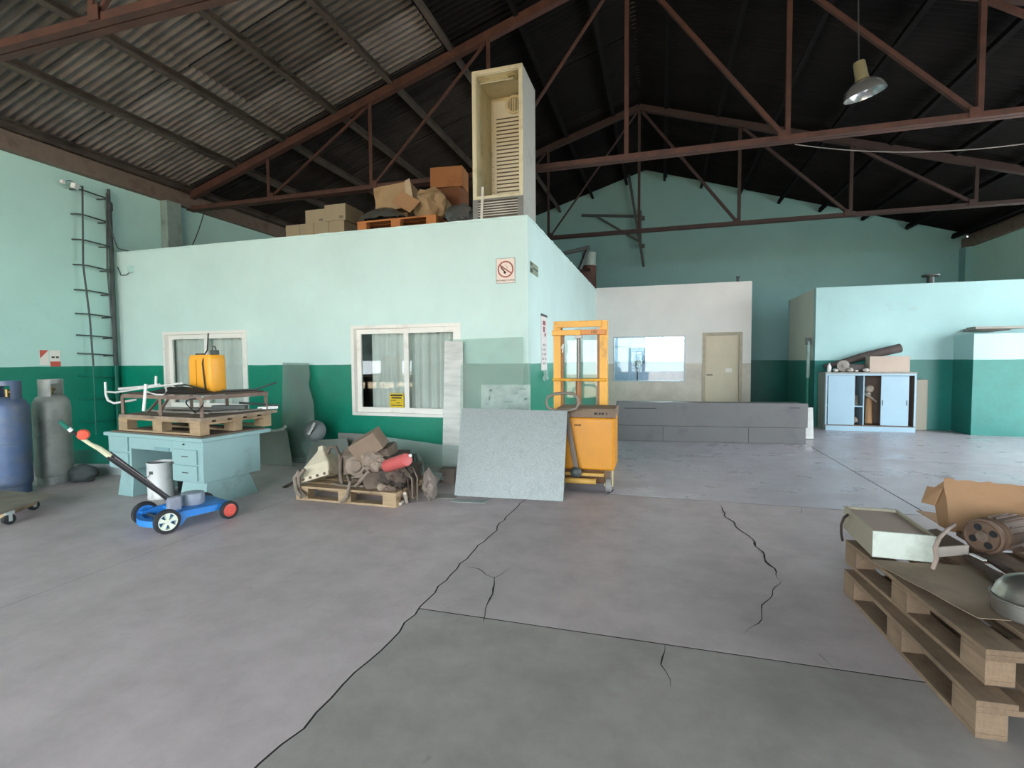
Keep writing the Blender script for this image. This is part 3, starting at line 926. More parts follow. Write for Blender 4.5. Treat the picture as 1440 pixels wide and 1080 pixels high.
gl_ = MB().box(fx0 + .0, fy0 - .012, fz0 + .005, fx0 + .07, fy0 + .019, fz0 + .255).box(fx1 - .07, fy0 - .012, fz0 + .005, fx1, fy0 + .019, fz0 + .255).box(fx0 + .07, fy0 - .012, fz0 + .235, fx1 - .07, fy0 + .019, fz0 + .255).box(fx0 + .07, fy0 - .012, fz0 + .005, fx1 - .07, fy0 + .019, fz0 + .02).build('louvre_frame', mat('grey_plastic', '77766f', .5), t)
MB().box(fx0 + .07, fy0 + .014, fz0 + .02, fx1 - .07, fy0 + .019, fz0 + .235).build('louvre_backing', M_SLOT, t)
for k in range(6):
    z = fz0 + .05 + k * .032
    MB().obox(((fx0 + fx1) / 2, fy0 + .0, z), (fx1 - fx0 - .14, .02, .012), (.25, 0, 0)).build('louvre', M_FRIDGE, gl_)
MB().obox((fx0 + .13, fy0 - .02, fz0 + .2), (.035, .006, .42), (0, .05, 0)).build('dangling_strip', mat('white_strip', 'cfcabc', .6), t)

def carton(x0, x1, y0, y1, z0, z1, label, m, group=None, marks=True, rot=0):
    t = thing('cardboard_box', label, 'box', ((x0 + x1) / 2, (y0 + y1) / 2, z0), rot, group)
    hx, hy, h = (x1 - x0) / 2, (y1 - y0) / 2, z1 - z0
    MB().box(-hx, -hy, 0, hx, hy, h).build('carton', m, t, local=True, bevel=.004)
    MB().box(-hx, -.03, h + .0005, hx, .03, h + .0015).build('tape', mat('brown_tape', '9c7a4c', .35) if 'brown_tape' not in bpy.data.materials else bpy.data.materials['brown_tape'], t, local=True)
    if marks:
        MB().box(hx - .11, -hy - .0012, h * .12, hx - .04, -hy - .0004, h * .28).build('print', mat('grey_brown_print', '6f6456', .8) if 'grey_brown_print' not in bpy.data.materials else bpy.data.materials['grey_brown_print'], t, local=True)
    return t
M_CART = mat('dusty_beige_carton', '9a8b70', 0.85, 0, 0.06, 3)
for k, (a, b) in enumerate(((-5.50, -5.255), (-5.25, -5.0), (-4.995, -4.74), (-4.735, -4.47))):
    carton(a, b, 6.5, 6.95, RZ, RZ + .27, 'small beige carton in the lower row on the office roof, %s' % ('at its left end', 'second from its left end', 'third from its left end', 'at its right end')[k], M_CART, 'beige cartons on the office roof')
carton(-5.165, -4.815, 6.53, 6.95, RZ + .275, RZ + .475, 'left one of the two larger beige cartons lying on the lower row', M_CART, 'beige cartons on the office roof')
carton(-4.81, -4.45, 6.51, 7.0, RZ + .275, RZ + .515, 'right one of the two larger beige cartons lying on the lower row', M_CART, 'beige cartons on the office roof')

def pallet(label, x, y, z, rot, L, W, m, group='wooden pallets', tops=5):
    """x0,y0 is the near left corner; length L runs along local y, width W along local x"""
    t = thing('wooden_pallet', label, 'pallet', (x, y, z), rot, group)
    B, K, S = .02, .078, .022
    for xx in (0, (W - .1) / 2, W - .1):
        MB().box(xx, 0, 0, xx + .1, L, B).build('bottom_board', m, t, local=True, bevel=.002)
        for yy in (0, (L - .145) / 2, L - .145):
            MB().box(xx, yy, B, xx + .1, yy + .145, B + K).build('block', m, t, local=True, bevel=.002)
    for yy in (0, (L - .145) / 2, L - .145):
        MB().box(0, yy, B + K, W, yy + .145, B + K + S).build('stringer_board', m, t, local=True, bevel=.002)
    g = (W - tops * .13) / max(1, tops - 1)
    for i in range(tops):
        xx = i * (.13 + g)
        MB().box(xx, 0 + .004 * (i % 2), B + K + S, xx + .13, L, B + K + 2 * S).build('deck_board', m, t, local=True, bevel=.002)
    return t
# orange pallet on the roof, its length along the wall
pallet('orange toned pallet under torn boxes on the office roof', -2.88, 6.24, RZ, PI / 2, 1.2, .8, M_WOODO)
PT = RZ + .143
M_BAG = mat('dark_grey_plastic_sheet', '4c4c46', 0.35, 0, .2, 4, bump=.15)
def heap(u, v):
    x = -4.1 + .64 * u
    y = 6.27 + .37 * v
    z = PT + .006 + .21 * math.sin(PI * min(1, max(0, v * 1.0 + .02))) ** .6 * math.sin(PI * (u * .9 + .07)) ** .5 + .035 * noise.noise(V((u * 6, v * 5, 2)))
    return (x, y, max(PT + .006, z))
one(MB().cloth(heap, 22, 14, .004), 'plastic_sheet', 'crumpled dark grey plastic sheet on the orange pallet', 'sheet', M_BAG, (-3.8, 6.5, PT), smooth=60)
M_TORN = mat('torn_cardboard', 'a58a66', 0.85, 0, 0.10, 4, dirt='8a6a47', dirt_amt=.4, bump=.1)
t = thing('torn_cardboard_box', 'torn buff cardboard box tilted on top of the dark plastic on the orange pallet', 'box', (-3.75, 6.75, PT + .1))
MB().crumple((-3.78, 6.84, PT + .44), (.56, .34, .36), (0, -.10, .08), .018, 3).build('carton', M_TORN, t, smooth=40)
MB().quad((-3.53, 6.6, PT + .62), (-3.46, 6.62, PT + .66), (-3.42, 6.64, PT + .40), (-3.52, 6.62, PT + .36), .01).build('torn_flap', M_CARDL, t)
one(MB().crumple((-3.8, 6.86, PT + .115), (.46, .3, .2), (0, 0, .1), .012, 9), 'crushed_box', 'crushed cardboard box behind the dark plastic, under the torn buff box', 'box', M_TORN, (-3.8, 6.86, PT))
one(MB().blob((-3.16, 6.7, PT + .26), (.26, .25, .24), (.2, .2, .3), .2, 12, 3, 2.2), 'crumpled_paper', 'big crumpled mass of brown wrapping paper on the orange pallet', 'paper', M_TORN, (-3.13, 6.75, PT), smooth=25)
one(MB().obox((-3.36, 6.32, PT + .23), (.3, .012, .24), (-.5, .55, .15)), 'cardboard_flap', 'loose square cardboard flap leaning on the brown paper', 'cardboard', M_CARD, (-3.36, 6.32, PT + .1), bevel=.003)
M_BROWN = mat('orange_brown_carton', '99653a', 0.8, 0, 0.08, 3, dirt='7a4a28', dirt_amt=.3)
carton(-3.37, -2.87, 7.1, 7.45, RZ + .80, RZ + 1.1, 'orange brown carton on top of a darker one left of the fridge cabinet', M_BROWN, 'brown cartons beside the fridge', False, .1)
carton(-3.35, -2.88, 7.12, 7.45, RZ, RZ + .795, 'dark brown carton under the orange brown one left of the fridge cabinet', mat('dark_brown_carton', '6f452a', .85, 0, .1, 3), 'brown cartons beside the fridge', False, -.05)
one(MB().blob((-2.60, 6.45, RZ + .13), (.21, .18, .17), (0, .1, .4), .25, 21, 3, 2.5), 'plastic_bag', 'crumpled smoky plastic bag between the orange pallet and the fridge', 'bag', glass('smoky_film', (.55, .58, .56), .55, (.2, .21, .2), 4, .05), (-2.64, 6.45, RZ), smooth=25)

# things farther along the roof edge
t = thing('metal_drum', 'rusty brown drum with a pale top band at the far end of the office roof', 'drum', (-1.93, 14.2, RZ))
MB().lathe([(.001, 0), (.2, 0), (.2, .72), (.205, .74), (.2, .76), (.2, .8)], 24, Matrix.Translation((-1.93, 14.2, RZ))).build('body', mat('rusty_brown_drum', '5a3a2e', .7, 0, .2, 4), t, smooth=40)
MB().lathe([(.195, .8), (.19, 1.12), (.2, 1.14), (.2, 1.16), (.17, 1.16), (.001, 1.1)], 24, Matrix.Translation((-1.93, 14.2, RZ))).build('top_band', mat('pale_drum_band', '9fb0a8', .6), t, smooth=40)
t = thing('scrap_machine', 'dark scrap machine lying by the drum on the office roof', 'scrap', (-2.0, 13.2, RZ))
MB().bar((-2.2, 13.0, RZ + .04), (-1.85, 13.3, RZ + 1.05), .1, .08).bar((-2.5, 13.1, RZ + .95), (-1.8, 13.3, RZ + 1.12), .1, .09).build('arm', M_DSTEEL, t, bevel=.005)
MB().blob((-1.9, 13.25, RZ + .3), (.22, .3, .3), (0, 0, 0), .3, 31).build('housing', mat('rust_dark_casting', '4a322b', .8, 0, .2, 5), t, smooth=30)
one(MB().blob((-.5, 14.4, 3.17), (.34, .3, .22), (0, 0, .2), .15, 8, 3), 'tarp_bundle', 'low dark bundle lying on the roof of the white room', 'bundle', mat('dark_grey_tarp', '54504e', .8), (-.5, 14.4, 3.1), smooth=50)
one(MB().cyl((1.75, 13.1, 3.23), (1.75, 13.1, 3.33), .03).box(1.71, 13.06, 3.33, 1.79, 13.14, 3.36), 'pipe_stub', 'short capped pipe stub on the right top corner of the white room', 'pipe', M_DSTEEL, (1.75, 13.1, 3.23), smooth=40)
t = thing('vent_pipe', 'short capped vent pipe on the store roof', 'pipe', (5.2, 12.2, HB))
MB().cyl((5.2, 12.2, HB), (5.2, 12.2, HB + .2), .06).build('pipe', M_DSTEEL, t, smooth=40)
MB().cyl((5.2, 12.2, HB + .2), (5.2, 12.2, HB + .235), .15).build('cap', M_DSTEEL, t, smooth=40)

# bracket on the gable
t = thing('wall_bracket', 'dark steel bracket frame with a long hanging bar on the teal gable', 'bracket', (-.6, YF, 5.4))
gy = YF - .12
MB().bar((-2.461, 16.38, 6.036), (-0.58, 16.38, 5.851), .07, .07).build('arm', M_DSTEEL, t)
MB().bar((-1.96, 16.36, 5.943), (-0.683, 16.36, 5.09), .06, .06).build('brace', M_DSTEEL, t)
MB().bar((-0.645, 16.38, 6.031), (-0.64, 16.38, 4.982), .09, .06).build('mounting_post', M_DSTEEL, t)
MB().bar((-1.034, 16.3, 7.434), (-0.527, 16.3, 4.281), .08, .05).build('hanging_bar', M_DSTEEL, t)
MB().box(-.62, YF - .13, 4.9, -.5, YF - .001, 5.0).box(-.62, YF - .13, 5.75, -.5, YF - .001, 5.85).build('wall_plate', M_DSTEEL, t)

# high bay lamp and its wire
t = thing('high_bay_lamp', 'aluminium high bay lamp hanging under the right roof slope', 'lamp', (2.36, 7.3, 4.75))
mq = Matrix.Translation((2.38, 7.3, 4.62)) @ Euler((.10, -.22, 0)).to_matrix().to_4x4()
MB().lathe([(.225, 0), (.22, .03), (.19, .10), (.13, .155), (.075, .175), (.07, .175), (.125, .150), (.185, .095), (.214, .03), (.219, 0), (.225, 0)], 32, mq).build('reflector', mat('brushed_aluminium', 'c2c7c8', .2, .7, .04), t, smooth=50)
MB().lathe([(.001, .40), (.055, .40), (.065, .38), (.07, .22), (.078, .176), (.001, .176)], 24, mq).build('ballast_housing', mat('yellowed_housing', '8f8767', .6), t, smooth=50)
MB().lathe([(.001, .03), (.03, .04), (.05, .08), (.045, .12), (.03, .17), (.001, .17)], 16, mq).build('bulb', mat('opal_bulb', 'd9dde0', .2), t, smooth=60)
MB().tube([tuple(mq @ V((0, 0, .40))), (2.30, 7.31, 5.3), (2.28, 7.32, 6.18)], .008, 6).build('suspension_wire', M_DSTEEL, t)
one(MB().tube(sag(((1.655, 7.45, 4.177)), ((4.44, 7.45, 3.908)), .13, 20), .006, 6), 'sagging_wire', 'thin pale wire sagging below the bottom chord at upper right', 'wire', mat('pale_wire', '8a8480', .5), (1.655, 7.45, 4.177))

# ================================================================ left side
# gas cylinders
def gas_cylinder(label, x, y, m, rot):
    t = thing('gas_cylinder', label, 'gas cylinder', (x, y, 0), rot, 'gas cylinders by the left wall')
    R = .175
    MB().lathe([(.001, .06), (R * .8, .06), (R * .97, .1), (R, .15), (R, .88), (R * .97, .95), (R * .8, 1.01), (R * .45, 1.045), (.001, 1.05)], 28).build('body', m, t, smooth=50, local=True)
    MB().lathe([(R * .88, 0), (R * .9, 0), (R * .9, .1), (R * .88, .1), (R * .88, 0)], 28).build('foot_ring', m, t, smooth=40, local=True)
    # collar guard with two openings
    mb = MB()
    rc = .115
    for a0, a1, z0, z1 in ((-.7, .7, 1.02, 1.22), (PI - .7, PI + .7, 1.02, 1.22), (.7, PI - .7, 1.17, 1.22), (PI + .7, 2 * PI - .7, 1.17, 1.22)):
        n = 8
        vs, fs = [], []
        for i in range(n + 1):
            a = a0 + (a1 - a0) * i / n
            for r in (rc, rc - .006):
                for z in (z0, z1):
                    vs.append((r * math.cos(a), r * math.sin(a), z))
        for i in range(n):
            o = 4 * i
            for p, q in ((0, 1), (1, 3), (3, 2), (2, 0)):
                fs.append((o + p, o + q, o + 4 + q, o + 4 + p))
        fs += [(0, 1, 3, 2), (4 * n, 4 * n + 2, 4 * n + 3, 4 * n + 1)]
        mb.add(vs, fs)
    mb.build('collar', m, t, smooth=40, local=True)
    MB().cyl((0, 0, 1.04), (0, 0, 1.13), .022).cyl((0, 0, 1.10), (.05, 0, 1.10), .014).build('valve', mat('brass_valve', '8c7a4e', .4, .7) if 'brass_valve' not in bpy.data.materials else bpy.data.materials['brass_valve'], t, smooth=40, local=True)
    MB().tube([(R * math.cos(i * PI / 14), R * math.sin(i * PI / 14), .55) for i in range(28)], .004, 5, True).build('weld_seam', m, t, local=True)
    return t
gas_cylinder('bluish steel gas cylinder at the left edge of the picture', -6.75, 3.66, mat('worn_blue_grey_paint', '4f6486', .5, .1, .18, 4, dirt='6d7076', dirt_amt=.5), .4)
gas_cylinder('plain grey gas cylinder, right one of the two by the left wall', -6.86, 4.13, mat('worn_grey_paint', '9a9d98', .5, .15, .14, 4, dirt='6a6d6c', dirt_amt=.4), 1.9)

# low dolly with a plank top
t = thing('plank_dolly', 'low wheeled dolly with a worn plywood top in front of the gas cylinders', 'dolly', (-6.1, 3.1, 0))
pa, pb, pc, pd = V((-5.625, 3.364, 0.12)), V((-5.383, 2.824, 0.12)), V((-6.9, 2.72, .12)), V((-6.72, 3.3, .12))
MB().quad(pa, pd, pc, pb, .022).build('deck', mat('grey_weathered_plank', '857d70', .85, 0, .15, 6), t)
MB().bar(pa - V((.1, .1, .03)), pb - V((.1, -.06, .03)), .05, .05).bar(pd + V((.08, -.06, -.03)), pc + V((.08, .06, -.03)), .05, .05).build('bearer', M_WOOD, t)
for k, c in enumerate((pb + V((-.08, .1, 0)), pa + V((-.15, -.08, 0)), pc + V((.1, .08, 0)), pd + V((.15, -.08, 0)))):
    c.z = .045
    w_ = MB().cyl(c - V((.02, 0, 0)), c + V((.02, 0, 0)), .045, n=18).build('caster', M_BLACK, t, smooth=40)
    MB().box(c.x - .03, c.y - .03, .09, c.x + .03, c.y + .03, .119).box(c.x - .03, c.y - .012, .03, c.x - .024, c.y + .012, .09).box(c.x + .024, c.y - .012, .03, c.x + .03, c.y + .012, .09).build('fork', M_STEEL, w_)
one(MB().blob((-6.25, 3.02, .185), (.06, .05, .05), (0, 0, 0), .25, 44), 'rag_lump', 'small pale rag lump on the end of the plank dolly', 'rag', mat('pale_rag', '9a958a', .9), (-6.25, 3.02, .145), smooth=50)

# board on edge in the corner
pa, pb = V((-7.218, 4.428, 0)), V((-6.436, 4.633, 0))
t = thing('edge_board', 'green board with a pale lower strip standing on edge in the left corner', 'board', tuple((pa + pb) / 2))
MB().quad(pa + V((0, 0, .002)), pb + V((0, 0, .002)), pb + V((0, .01, .14)), pa + V((0, .01, .14)), .02).build('pale_strip', mat('pale_grey_board', 'a9b3b3', .6, .1, .08, 4), t)
MB().quad(pa + V((0, .011, .141)), pb + V((0, .011, .141)), pb + V((0, .07, .30)), pa + V((0, .07, .30)), .02).build('green_panel', M_GREEN, t)
pa2 = (-6.908, 4.274, 0)
one(MB().blob((pa2[0] + .34, pa2[1] - .02, .09), (.16, .1, .1), (0, 0, .4), .25, 51, 3), 'dark_sack', 'small dark sack on the floor right of the grey gas cylinder', 'sack', mat('dark_sack_cloth', '3f4646', .85), (pa2[0] + .34, pa2[1] - .02, 0), smooth=50)

# desk, built in its own frame: front edge along local x, depth along local y, origin at the near right corner
M_DESK = mat('aqua_desk_enamel', '92b2b2', 0.45, 0.05, 0.06, 3, dirt='809595', dirt_amt=.25)
M_DESKD = mat('aqua_desk_front_enamel', '7a9ca0', 0.5, 0.05, 0.06, 3)
DROT = -.10
DO = (-4.16, 3.71, 0)
DT = .68
desk = thing('steel_desk', 'pale aqua steel office desk loaded with pallets and scrap by the left wall', 'desk', DO, DROT)
DW, DD = 1.50, .80
MB().box(-DW, 0, DT - .04, 0, DD, DT).build('desktop', M_DESK, desk, local=True, bevel=.008)
def pedestal(x0, x1, z0, y0=.03, y1=DD - .12):
    p = MB().box(x0, y0, z0, x1, y1, DT - .041).build('pedestal', M_DESK, desk, local=True, bevel=.004)
    return p
zb = .24
p1 = pedestal(-.47, -.03, zb)
MB().box(-.45, .024, DT - .095, -.05, .03, DT - .05).build('top_rail', M_DESK, p1, local=True)
for z0, z1 in ((.42, .56), (.262, .405)):
    d_ = MB().box(-.43, .014, z0, -.10, .0295, z1).build('drawer', M_DESK, p1, local=True, bevel=.003)
    MB().box(-.30, .007, z0 + .07, -.22, .0135, z0 + .078).build('drawer_pull', M_DSTEEL, p1, local=True)
MB().cyl((-.28, .024, .61), (-.28, .01, .61), .008).cyl((-.445, .026, .42), (-.445, .012, .42), .01).build('lock', M_DSTEEL, p1, local=True)
p2 = pedestal(-1.46, -1.10, .30)
for z0, z1 in ((.49, .645), (.32, .47)):
    MB().box(-1.44, .014, z0, -1.13, .0295, z1).build('drawer', M_DESK, p2, local=True, bevel=.003)
MB().box(-1.099, .03, DT - .16, -.471, DD - .12, DT - .041).build('centre_drawer', M_DESK, desk, local=True, bevel=.003)
MB().box(-.72, .022, DT - .12, -.5, .0295, DT - .155).build('centre_drawer_label', M_DESKD, desk, local=True)
MB().box(-1.095, DD - .16, .30, -.475, DD - .14, DT - .165).build('modesty_panel', M_DESK, desk, local=True)
for x0, x1 in ((-.44, -.06), (-1.40, -1.16)):
    # tapered foot: long at the floor, shorter under the box
    vs = [(x0, .06, 0), (x1, .06, 0), (x1, DD - .13, 0), (x0, DD - .13, 0), (x0 + .02, .10, .30 if x0 < -1 else zb), (x1 - .02, .10, .30 if x0 < -1 else zb), (x1 - .02, DD - .22, .30 if x0 < -1 else zb), (x0 + .02, DD - .22, .30 if x0 < -1 else zb)]
    MB().add(vs, [(3, 2, 1, 0), (4, 5, 6, 7), (0, 1, 5, 4), (1, 2, 6, 5), (2, 3, 7, 6), (3, 0, 4, 7)]).build('foot', M_DESK, desk, local=True, bevel=.004)
def dloc(x, y, z):
    return tuple(basis(desk) @ V((x, y, z)))

# bucket and box below the desk, in front of the kneehole
bx, by, _ = (-5, 3.958, -0)
t = thing('paint_tin', 'tall white tin with a dark open rim under the desk kneehole', 'tin', (bx, by, 0))
MB().lathe([(.001, .002), (.118, 0), (.12, .01), (.12, .02), (.117, .03), (.117, .35), (.121, .36), (.121, .375), (.113, .375), (.113, .03), (.001, .025)], 28).build('body', mat('white_tin', 'd9dad8', .4, .1, .06, 4, dirt='9c9a94', dirt_amt=.3), t, smooth=40, local=True)
MB().lathe([(.001, .352), (.112, .35)], 24).build('dark_contents', M_BLACK, t, local=True)
MB().obox((.02, -.117, .28), (.035, .01, .03), (0, 0, .2)).build('handle_boss', M_DSTEEL, t, local=True)
MB().tube([(-.1, -.07, .24), (-.06, -.11, .22), (0, -.125, .25), (.02, -.122, .28)], .003, 5).build('wire_handle', M_DSTEEL, t, local=True)
bx, by, _ = (-4.918, 4.126, 0)
t = thing('dark_box', 'dark box with a white label beside the white tin under the desk', 'box', (bx, by + .1, 0), DROT)
MB().box(-.12, -.06, 0, .1, .1, .24).build('body', mat('near_black_box', '23262e', .6), t, local=True, bevel=.006)
MB().box(-.1, -.062, .13, -.01, -.0605, .23).build('label_patch', M_PAPER, t, local=True)

# pallet on the desk, sideways: length along the desk front
t = pallet('pale pallet lying on the aqua desk', *dloc(-.10, .06, DT + .014), PI / 2 + DROT, 1.24, .84, M_WOOD)
one_board = MB().box(-1.4, .03, 0, -.05, .76, .012)
bd = one_board.build('thin_board', mat('brown_hardboard', '6b5b4e', .85, 0, .12, 4))
bd.location = dloc(0, 0, DT + .001)
bd.rotation_euler = (0, 0, DROT)
tag(bd, 'thin brown hardboard sheet between the desk top and the pale pallet', 'board')
PZ = DT + .014 + .142
def dbox(x0, y0, x1, y1, z0, z1):
    return MB().box(x0, y0, z0, x1, y1, z1)
pl = dbox(-1.31, .05, -.06, .95, 0, .03).build('plywood_sheet', mat('edge_worn_plywood', '9a8874', .85, 0, .12, 4, dirt='6a5a50', dirt_amt=.6), None)
pl.location = dloc(0, 0, PZ + .001)
pl.rotation_euler = (0, 0, DROT)
tag(pl, 'thick dusty plywood sheet on the pale pallet over the desk', 'plywood')
FZ = PZ + .032
# angle iron frame standing on the plywood
M_FRAME = mat('dusty_pinkish_steel', '7d6a5e', .7, .1, .18, 6)
fr_ = thing('angle_iron_frame', 'rusty angle iron table frame standing on the plywood over the desk', 'frame', dloc(-.75, .5, FZ), DROT)
fx = (-1.30, -.10)
fy = (.10, .85)
H = .19
def L(x, y, z):
    return dloc(x, y, FZ + z)
for x in (fx[0], (fx[0] + fx[1]) / 2, fx[1]):
    for y in fy:
        MB().angle(L(x, y, 0), L(x, y, H), .04, .006).build('leg', M_FRAME, fr_)
for y in fy:
    MB().angle(L(fx[0], y, H), L(fx[1], y, H), .04, .006).build('rail', M_FRAME, fr_)
for x in fx:
    MB().angle(L(x, fy[0], H), L(x, fy[1], H), .04, .006).build('rail', M_FRAME, fr_)
MB().bar(L(-.75, fy[0], .02), L(-.6, fy[0], H - .02), .03, .008).bar(L(-1.0, fy[0] + .05, .02), L(-.8, fy[0] + .05, H - .02), .03, .008).build('brace', M_FRAME, fr_)
top = MB().quad(L(fx[0] + .02, fy[0] + .02, H + .022), L(fx[1] - .02, fy[0] + .02, H + .022), L(fx[1] - .02, fy[1] - .02, H + .022), L(fx[0] + .02, fy[1] - .02, H + .022), .012)
top.build('top_plate', mat('dark_rusty_plate', '4f443c', .8, .1, .2, 5), fr_)
TZ = H + .036
# jerrycan
jc = thing('jerrycan', 'orange yellow plastic jerrycan standing on the scrap heap over the desk', 'jerrycan', L(-.585, .52, TZ), DROT)
M_JERRY = mat('orange_yellow_plastic', 'f0a62a', .45, 0, .05, 3)
jh, jw, jd = .33, .35, .2
mb = MB()
ring = []
for z, k in ((0, .96), (.02, 1.0), (.33, 1.0), (.37, .97), (.39, .9)):
    ring.append((z, k))
n = 24
vs, fs = [], []
for z, k in ring:
    for i in range(n):
        a = 2 * PI * i / n
        c, s_ = math.cos(a), math.sin(a)
        e = .3
        vs.append((jw / 2 * k * math.copysign(abs(c) ** e, c) * (1.04 - .1 * z), jd / 2 * k * math.copysign(abs(s_) ** e, s_), z))
for r in range(len(ring) - 1):
    fs += [(r * n + i, r * n + (i + 1) % n, (r + 1) * n + (i + 1) % n, (r + 1) * n + i) for i in range(n)]
fs += [tuple(range(n - 1, -1, -1)), tuple(range((len(ring) - 1) * n, len(ring) * n))]
mb.add(vs, fs)
mb.build('body', M_JERRY, jc, local=True, smooth=45)
MB().box(-.035, -jd / 2 - .004, .02, -.03, -jd / 2 + .002, .34).build('mould_seam', mat('amber_shadow_plastic', 'b57a1c', .5), jc, local=True)
MB().box(-.14, -.03, .391, -.03, .03, .407).build('dark_cap', mat('brown_cap', '5a4a3c', .6), jc, local=True, bevel=.004)
MB().cyl((.01, 0, .39), (.01, 0, .425), .03).build('white_cap', M_WHITEPL, jc, local=True, smooth=40)
MB().box(.085, -.03, .391, .155, .03, .44).build('pump_body', M_DSTEEL, jc, local=True, bevel=.006)
MB().tube([(.085, 0, .44), (.09, 0, .475), (.125, 0, .48), (.155, -.01, .45), (.165, -.02, .41)], .006).build('pump_handle', M_DSTEEL, jc, local=True)
MB().tube([(.075, -.03, .62), (.065, -.04, .44), (.07, -.08, .39), (.08, -jd / 2 - .012, .30), (.10, -jd / 2 - .014, .14), (.115, -jd / 2 - .014, .01)], .007).build('hose', M_BLACK, jc, local=True)

# dark mat and clutter on the top plate
def matf(u, v):
    x = -.98 + .66 * u
    y = .14 + .24 * v
    z = TZ + .004 + (.05 * math.sin(PI * u) ** .7 * math.sin(PI * v) ** .7 + .02 * noise.noise(V((u * 7, v * 5, 8))) * math.sin(PI * u))
    return L(x, y, max(TZ + .004, z))
one(MB().cloth(matf, 20, 10, .006), 'black_mat', 'crumpled black rubber mat in front of the yellow jerrycan', 'mat', mat('black_mat_rubber', '2c2b28', .75, 0, .2, 8), L(-.64, .4, TZ), smooth=60)
M_TUBEW = mat('white_painted_tube', 'd8d8d4', .4, .1, .06, 6)
ch = thing('tube_chair_frame', 'white tubular chair frame hanging off the left end of the scrap', 'chair frame', (-5.639, 4.05, 1.052))
yy = 4.0
MB().tube([(-5.82, 4.02, 1.199), (-5.818, 4.02, 1.059), (-5.79, 4.02, 0.997), (-5.721, 4.03, 0.966), (-5.614, 4.2, 0.994)], .013, 10).build('bent_leg', M_TUBEW, ch, smooth=60)
MB().tube([(-5.795, 4.02, 1.09), (-5.57, 3.95, 1.09), (-5.076, 3.86, 1.144), (-4.705, 3.8, 1.179), (-4.439, 3.76, 1.204)], .011, 10).build('seat_rail', M_TUBEW, ch, smooth=60)
MB().tube([(-5.726, 4.1, 1.118), (-5.325, 4.05, 1.143), (-5.021, 4, 1.171)], .017, 10).build('back_rail', M_TUBEW, ch, smooth=60)
MB().tube([(-4.739, 3.64, 1.2), (-4.741, 3.63, 1.092), (-4.754, 3.62, 0.942)], .014, 10).build('straight_leg', M_TUBEW, ch, smooth=60)
MB().tube([(-5.069, 4, 1.174), (-5.06, 4, 1.263)], .012, 10).build('stub', M_TUBEW, ch, smooth=60)
MB().tube([(-4.803, 3.7, 1.121), (-4.66, 3.68, 1.096), (-4.57, 3.68, 1.097), (-4.557, 3.7, 1.13), (-4.626, 3.75, 1.161)], .008, 8).build('wire_loop', M_TUBEW, ch, smooth=60)
# bars lying inside and over the frame
def rods(lst, m, grp):
    for pts, r, lab in lst:
        one(MB().tube(pts, r, 8), 'scrap_rod', lab, 'rod', m, pts[0], grp, smooth=50)
M_GREYBAR = mat('grey_flat_bar', '8d8880', .6, .2, .15, 6)
rods([([L(-1.25, .3, .018), L(-.75, .25, .02), L(-.3, .3, .02)], .012, 'grey scrap rod lying on the plywood, nearest the front'),
      ([L(-1.3, .5, .02), L(-.25, .62, .02)], .014, 'grey scrap rod lying straight across the middle of the plywood'),
      ([L(-.45, .22, .02), L(-.2, .5, .016), L(-.12, .82, .02)], .01, 'bent grey scrap rod at the right end of the plywood')], M_GREYBAR, 'grey rods inside the frame')
rods([([L(-.95, .40, TZ + .06), L(-.7, .36, TZ + .075), L(-.4, .34, TZ + .03)], .008, 'thin dark rod arching over the black mat'),
      ([L(-.35, .5, TZ + .01), L(-.12, .72, TZ + .015), L(.0, .9, TZ + .085)], .009, 'dark rod sticking out past the right end of the frame'),
      ([L(-1.1, .62, TZ + .012), L(-.62, .74, TZ + .012)], .012, 'dark rod lying behind the black mat'),
      ([L(-.25, .62, .1), L(-.02, .95, .05)], .012, 'dark rod leaning out below the frame rail')], M_DSTEEL, 'dark rods on the frame')
one(MB().obox(L(-.3, .55, .058), (.36, .07, .04), (0, .0, .35 + DROT)), 'dark_channel', 'dark steel channel lying under the jerrycan inside the frame', 'channel', M_DSTEEL, L(-.3, .55, .04), bevel=.004)
one(MB().tube([L(-.18 + .1 * math.cos(a), .075 + .03 * math.sin(a * 2), .0 + .115 + .07 * math.sin(a)) for a in [i * PI / 8 for i in range(16)]], .006, 6, True), 'wire_coil', 'thin loop of black wire hanging at the front of the frame', 'wire', M_BLACK, L(-.18, .07, .05))
one(MB().obox(L(-.1, .86, .03), (.2, .05, .028), (0, 0, .9 + DROT)), 'white_profile', 'short white profile piece at the right end of the plywood', 'profile', M_WHITEPL, L(-.1, .86, .01), bevel=.003)

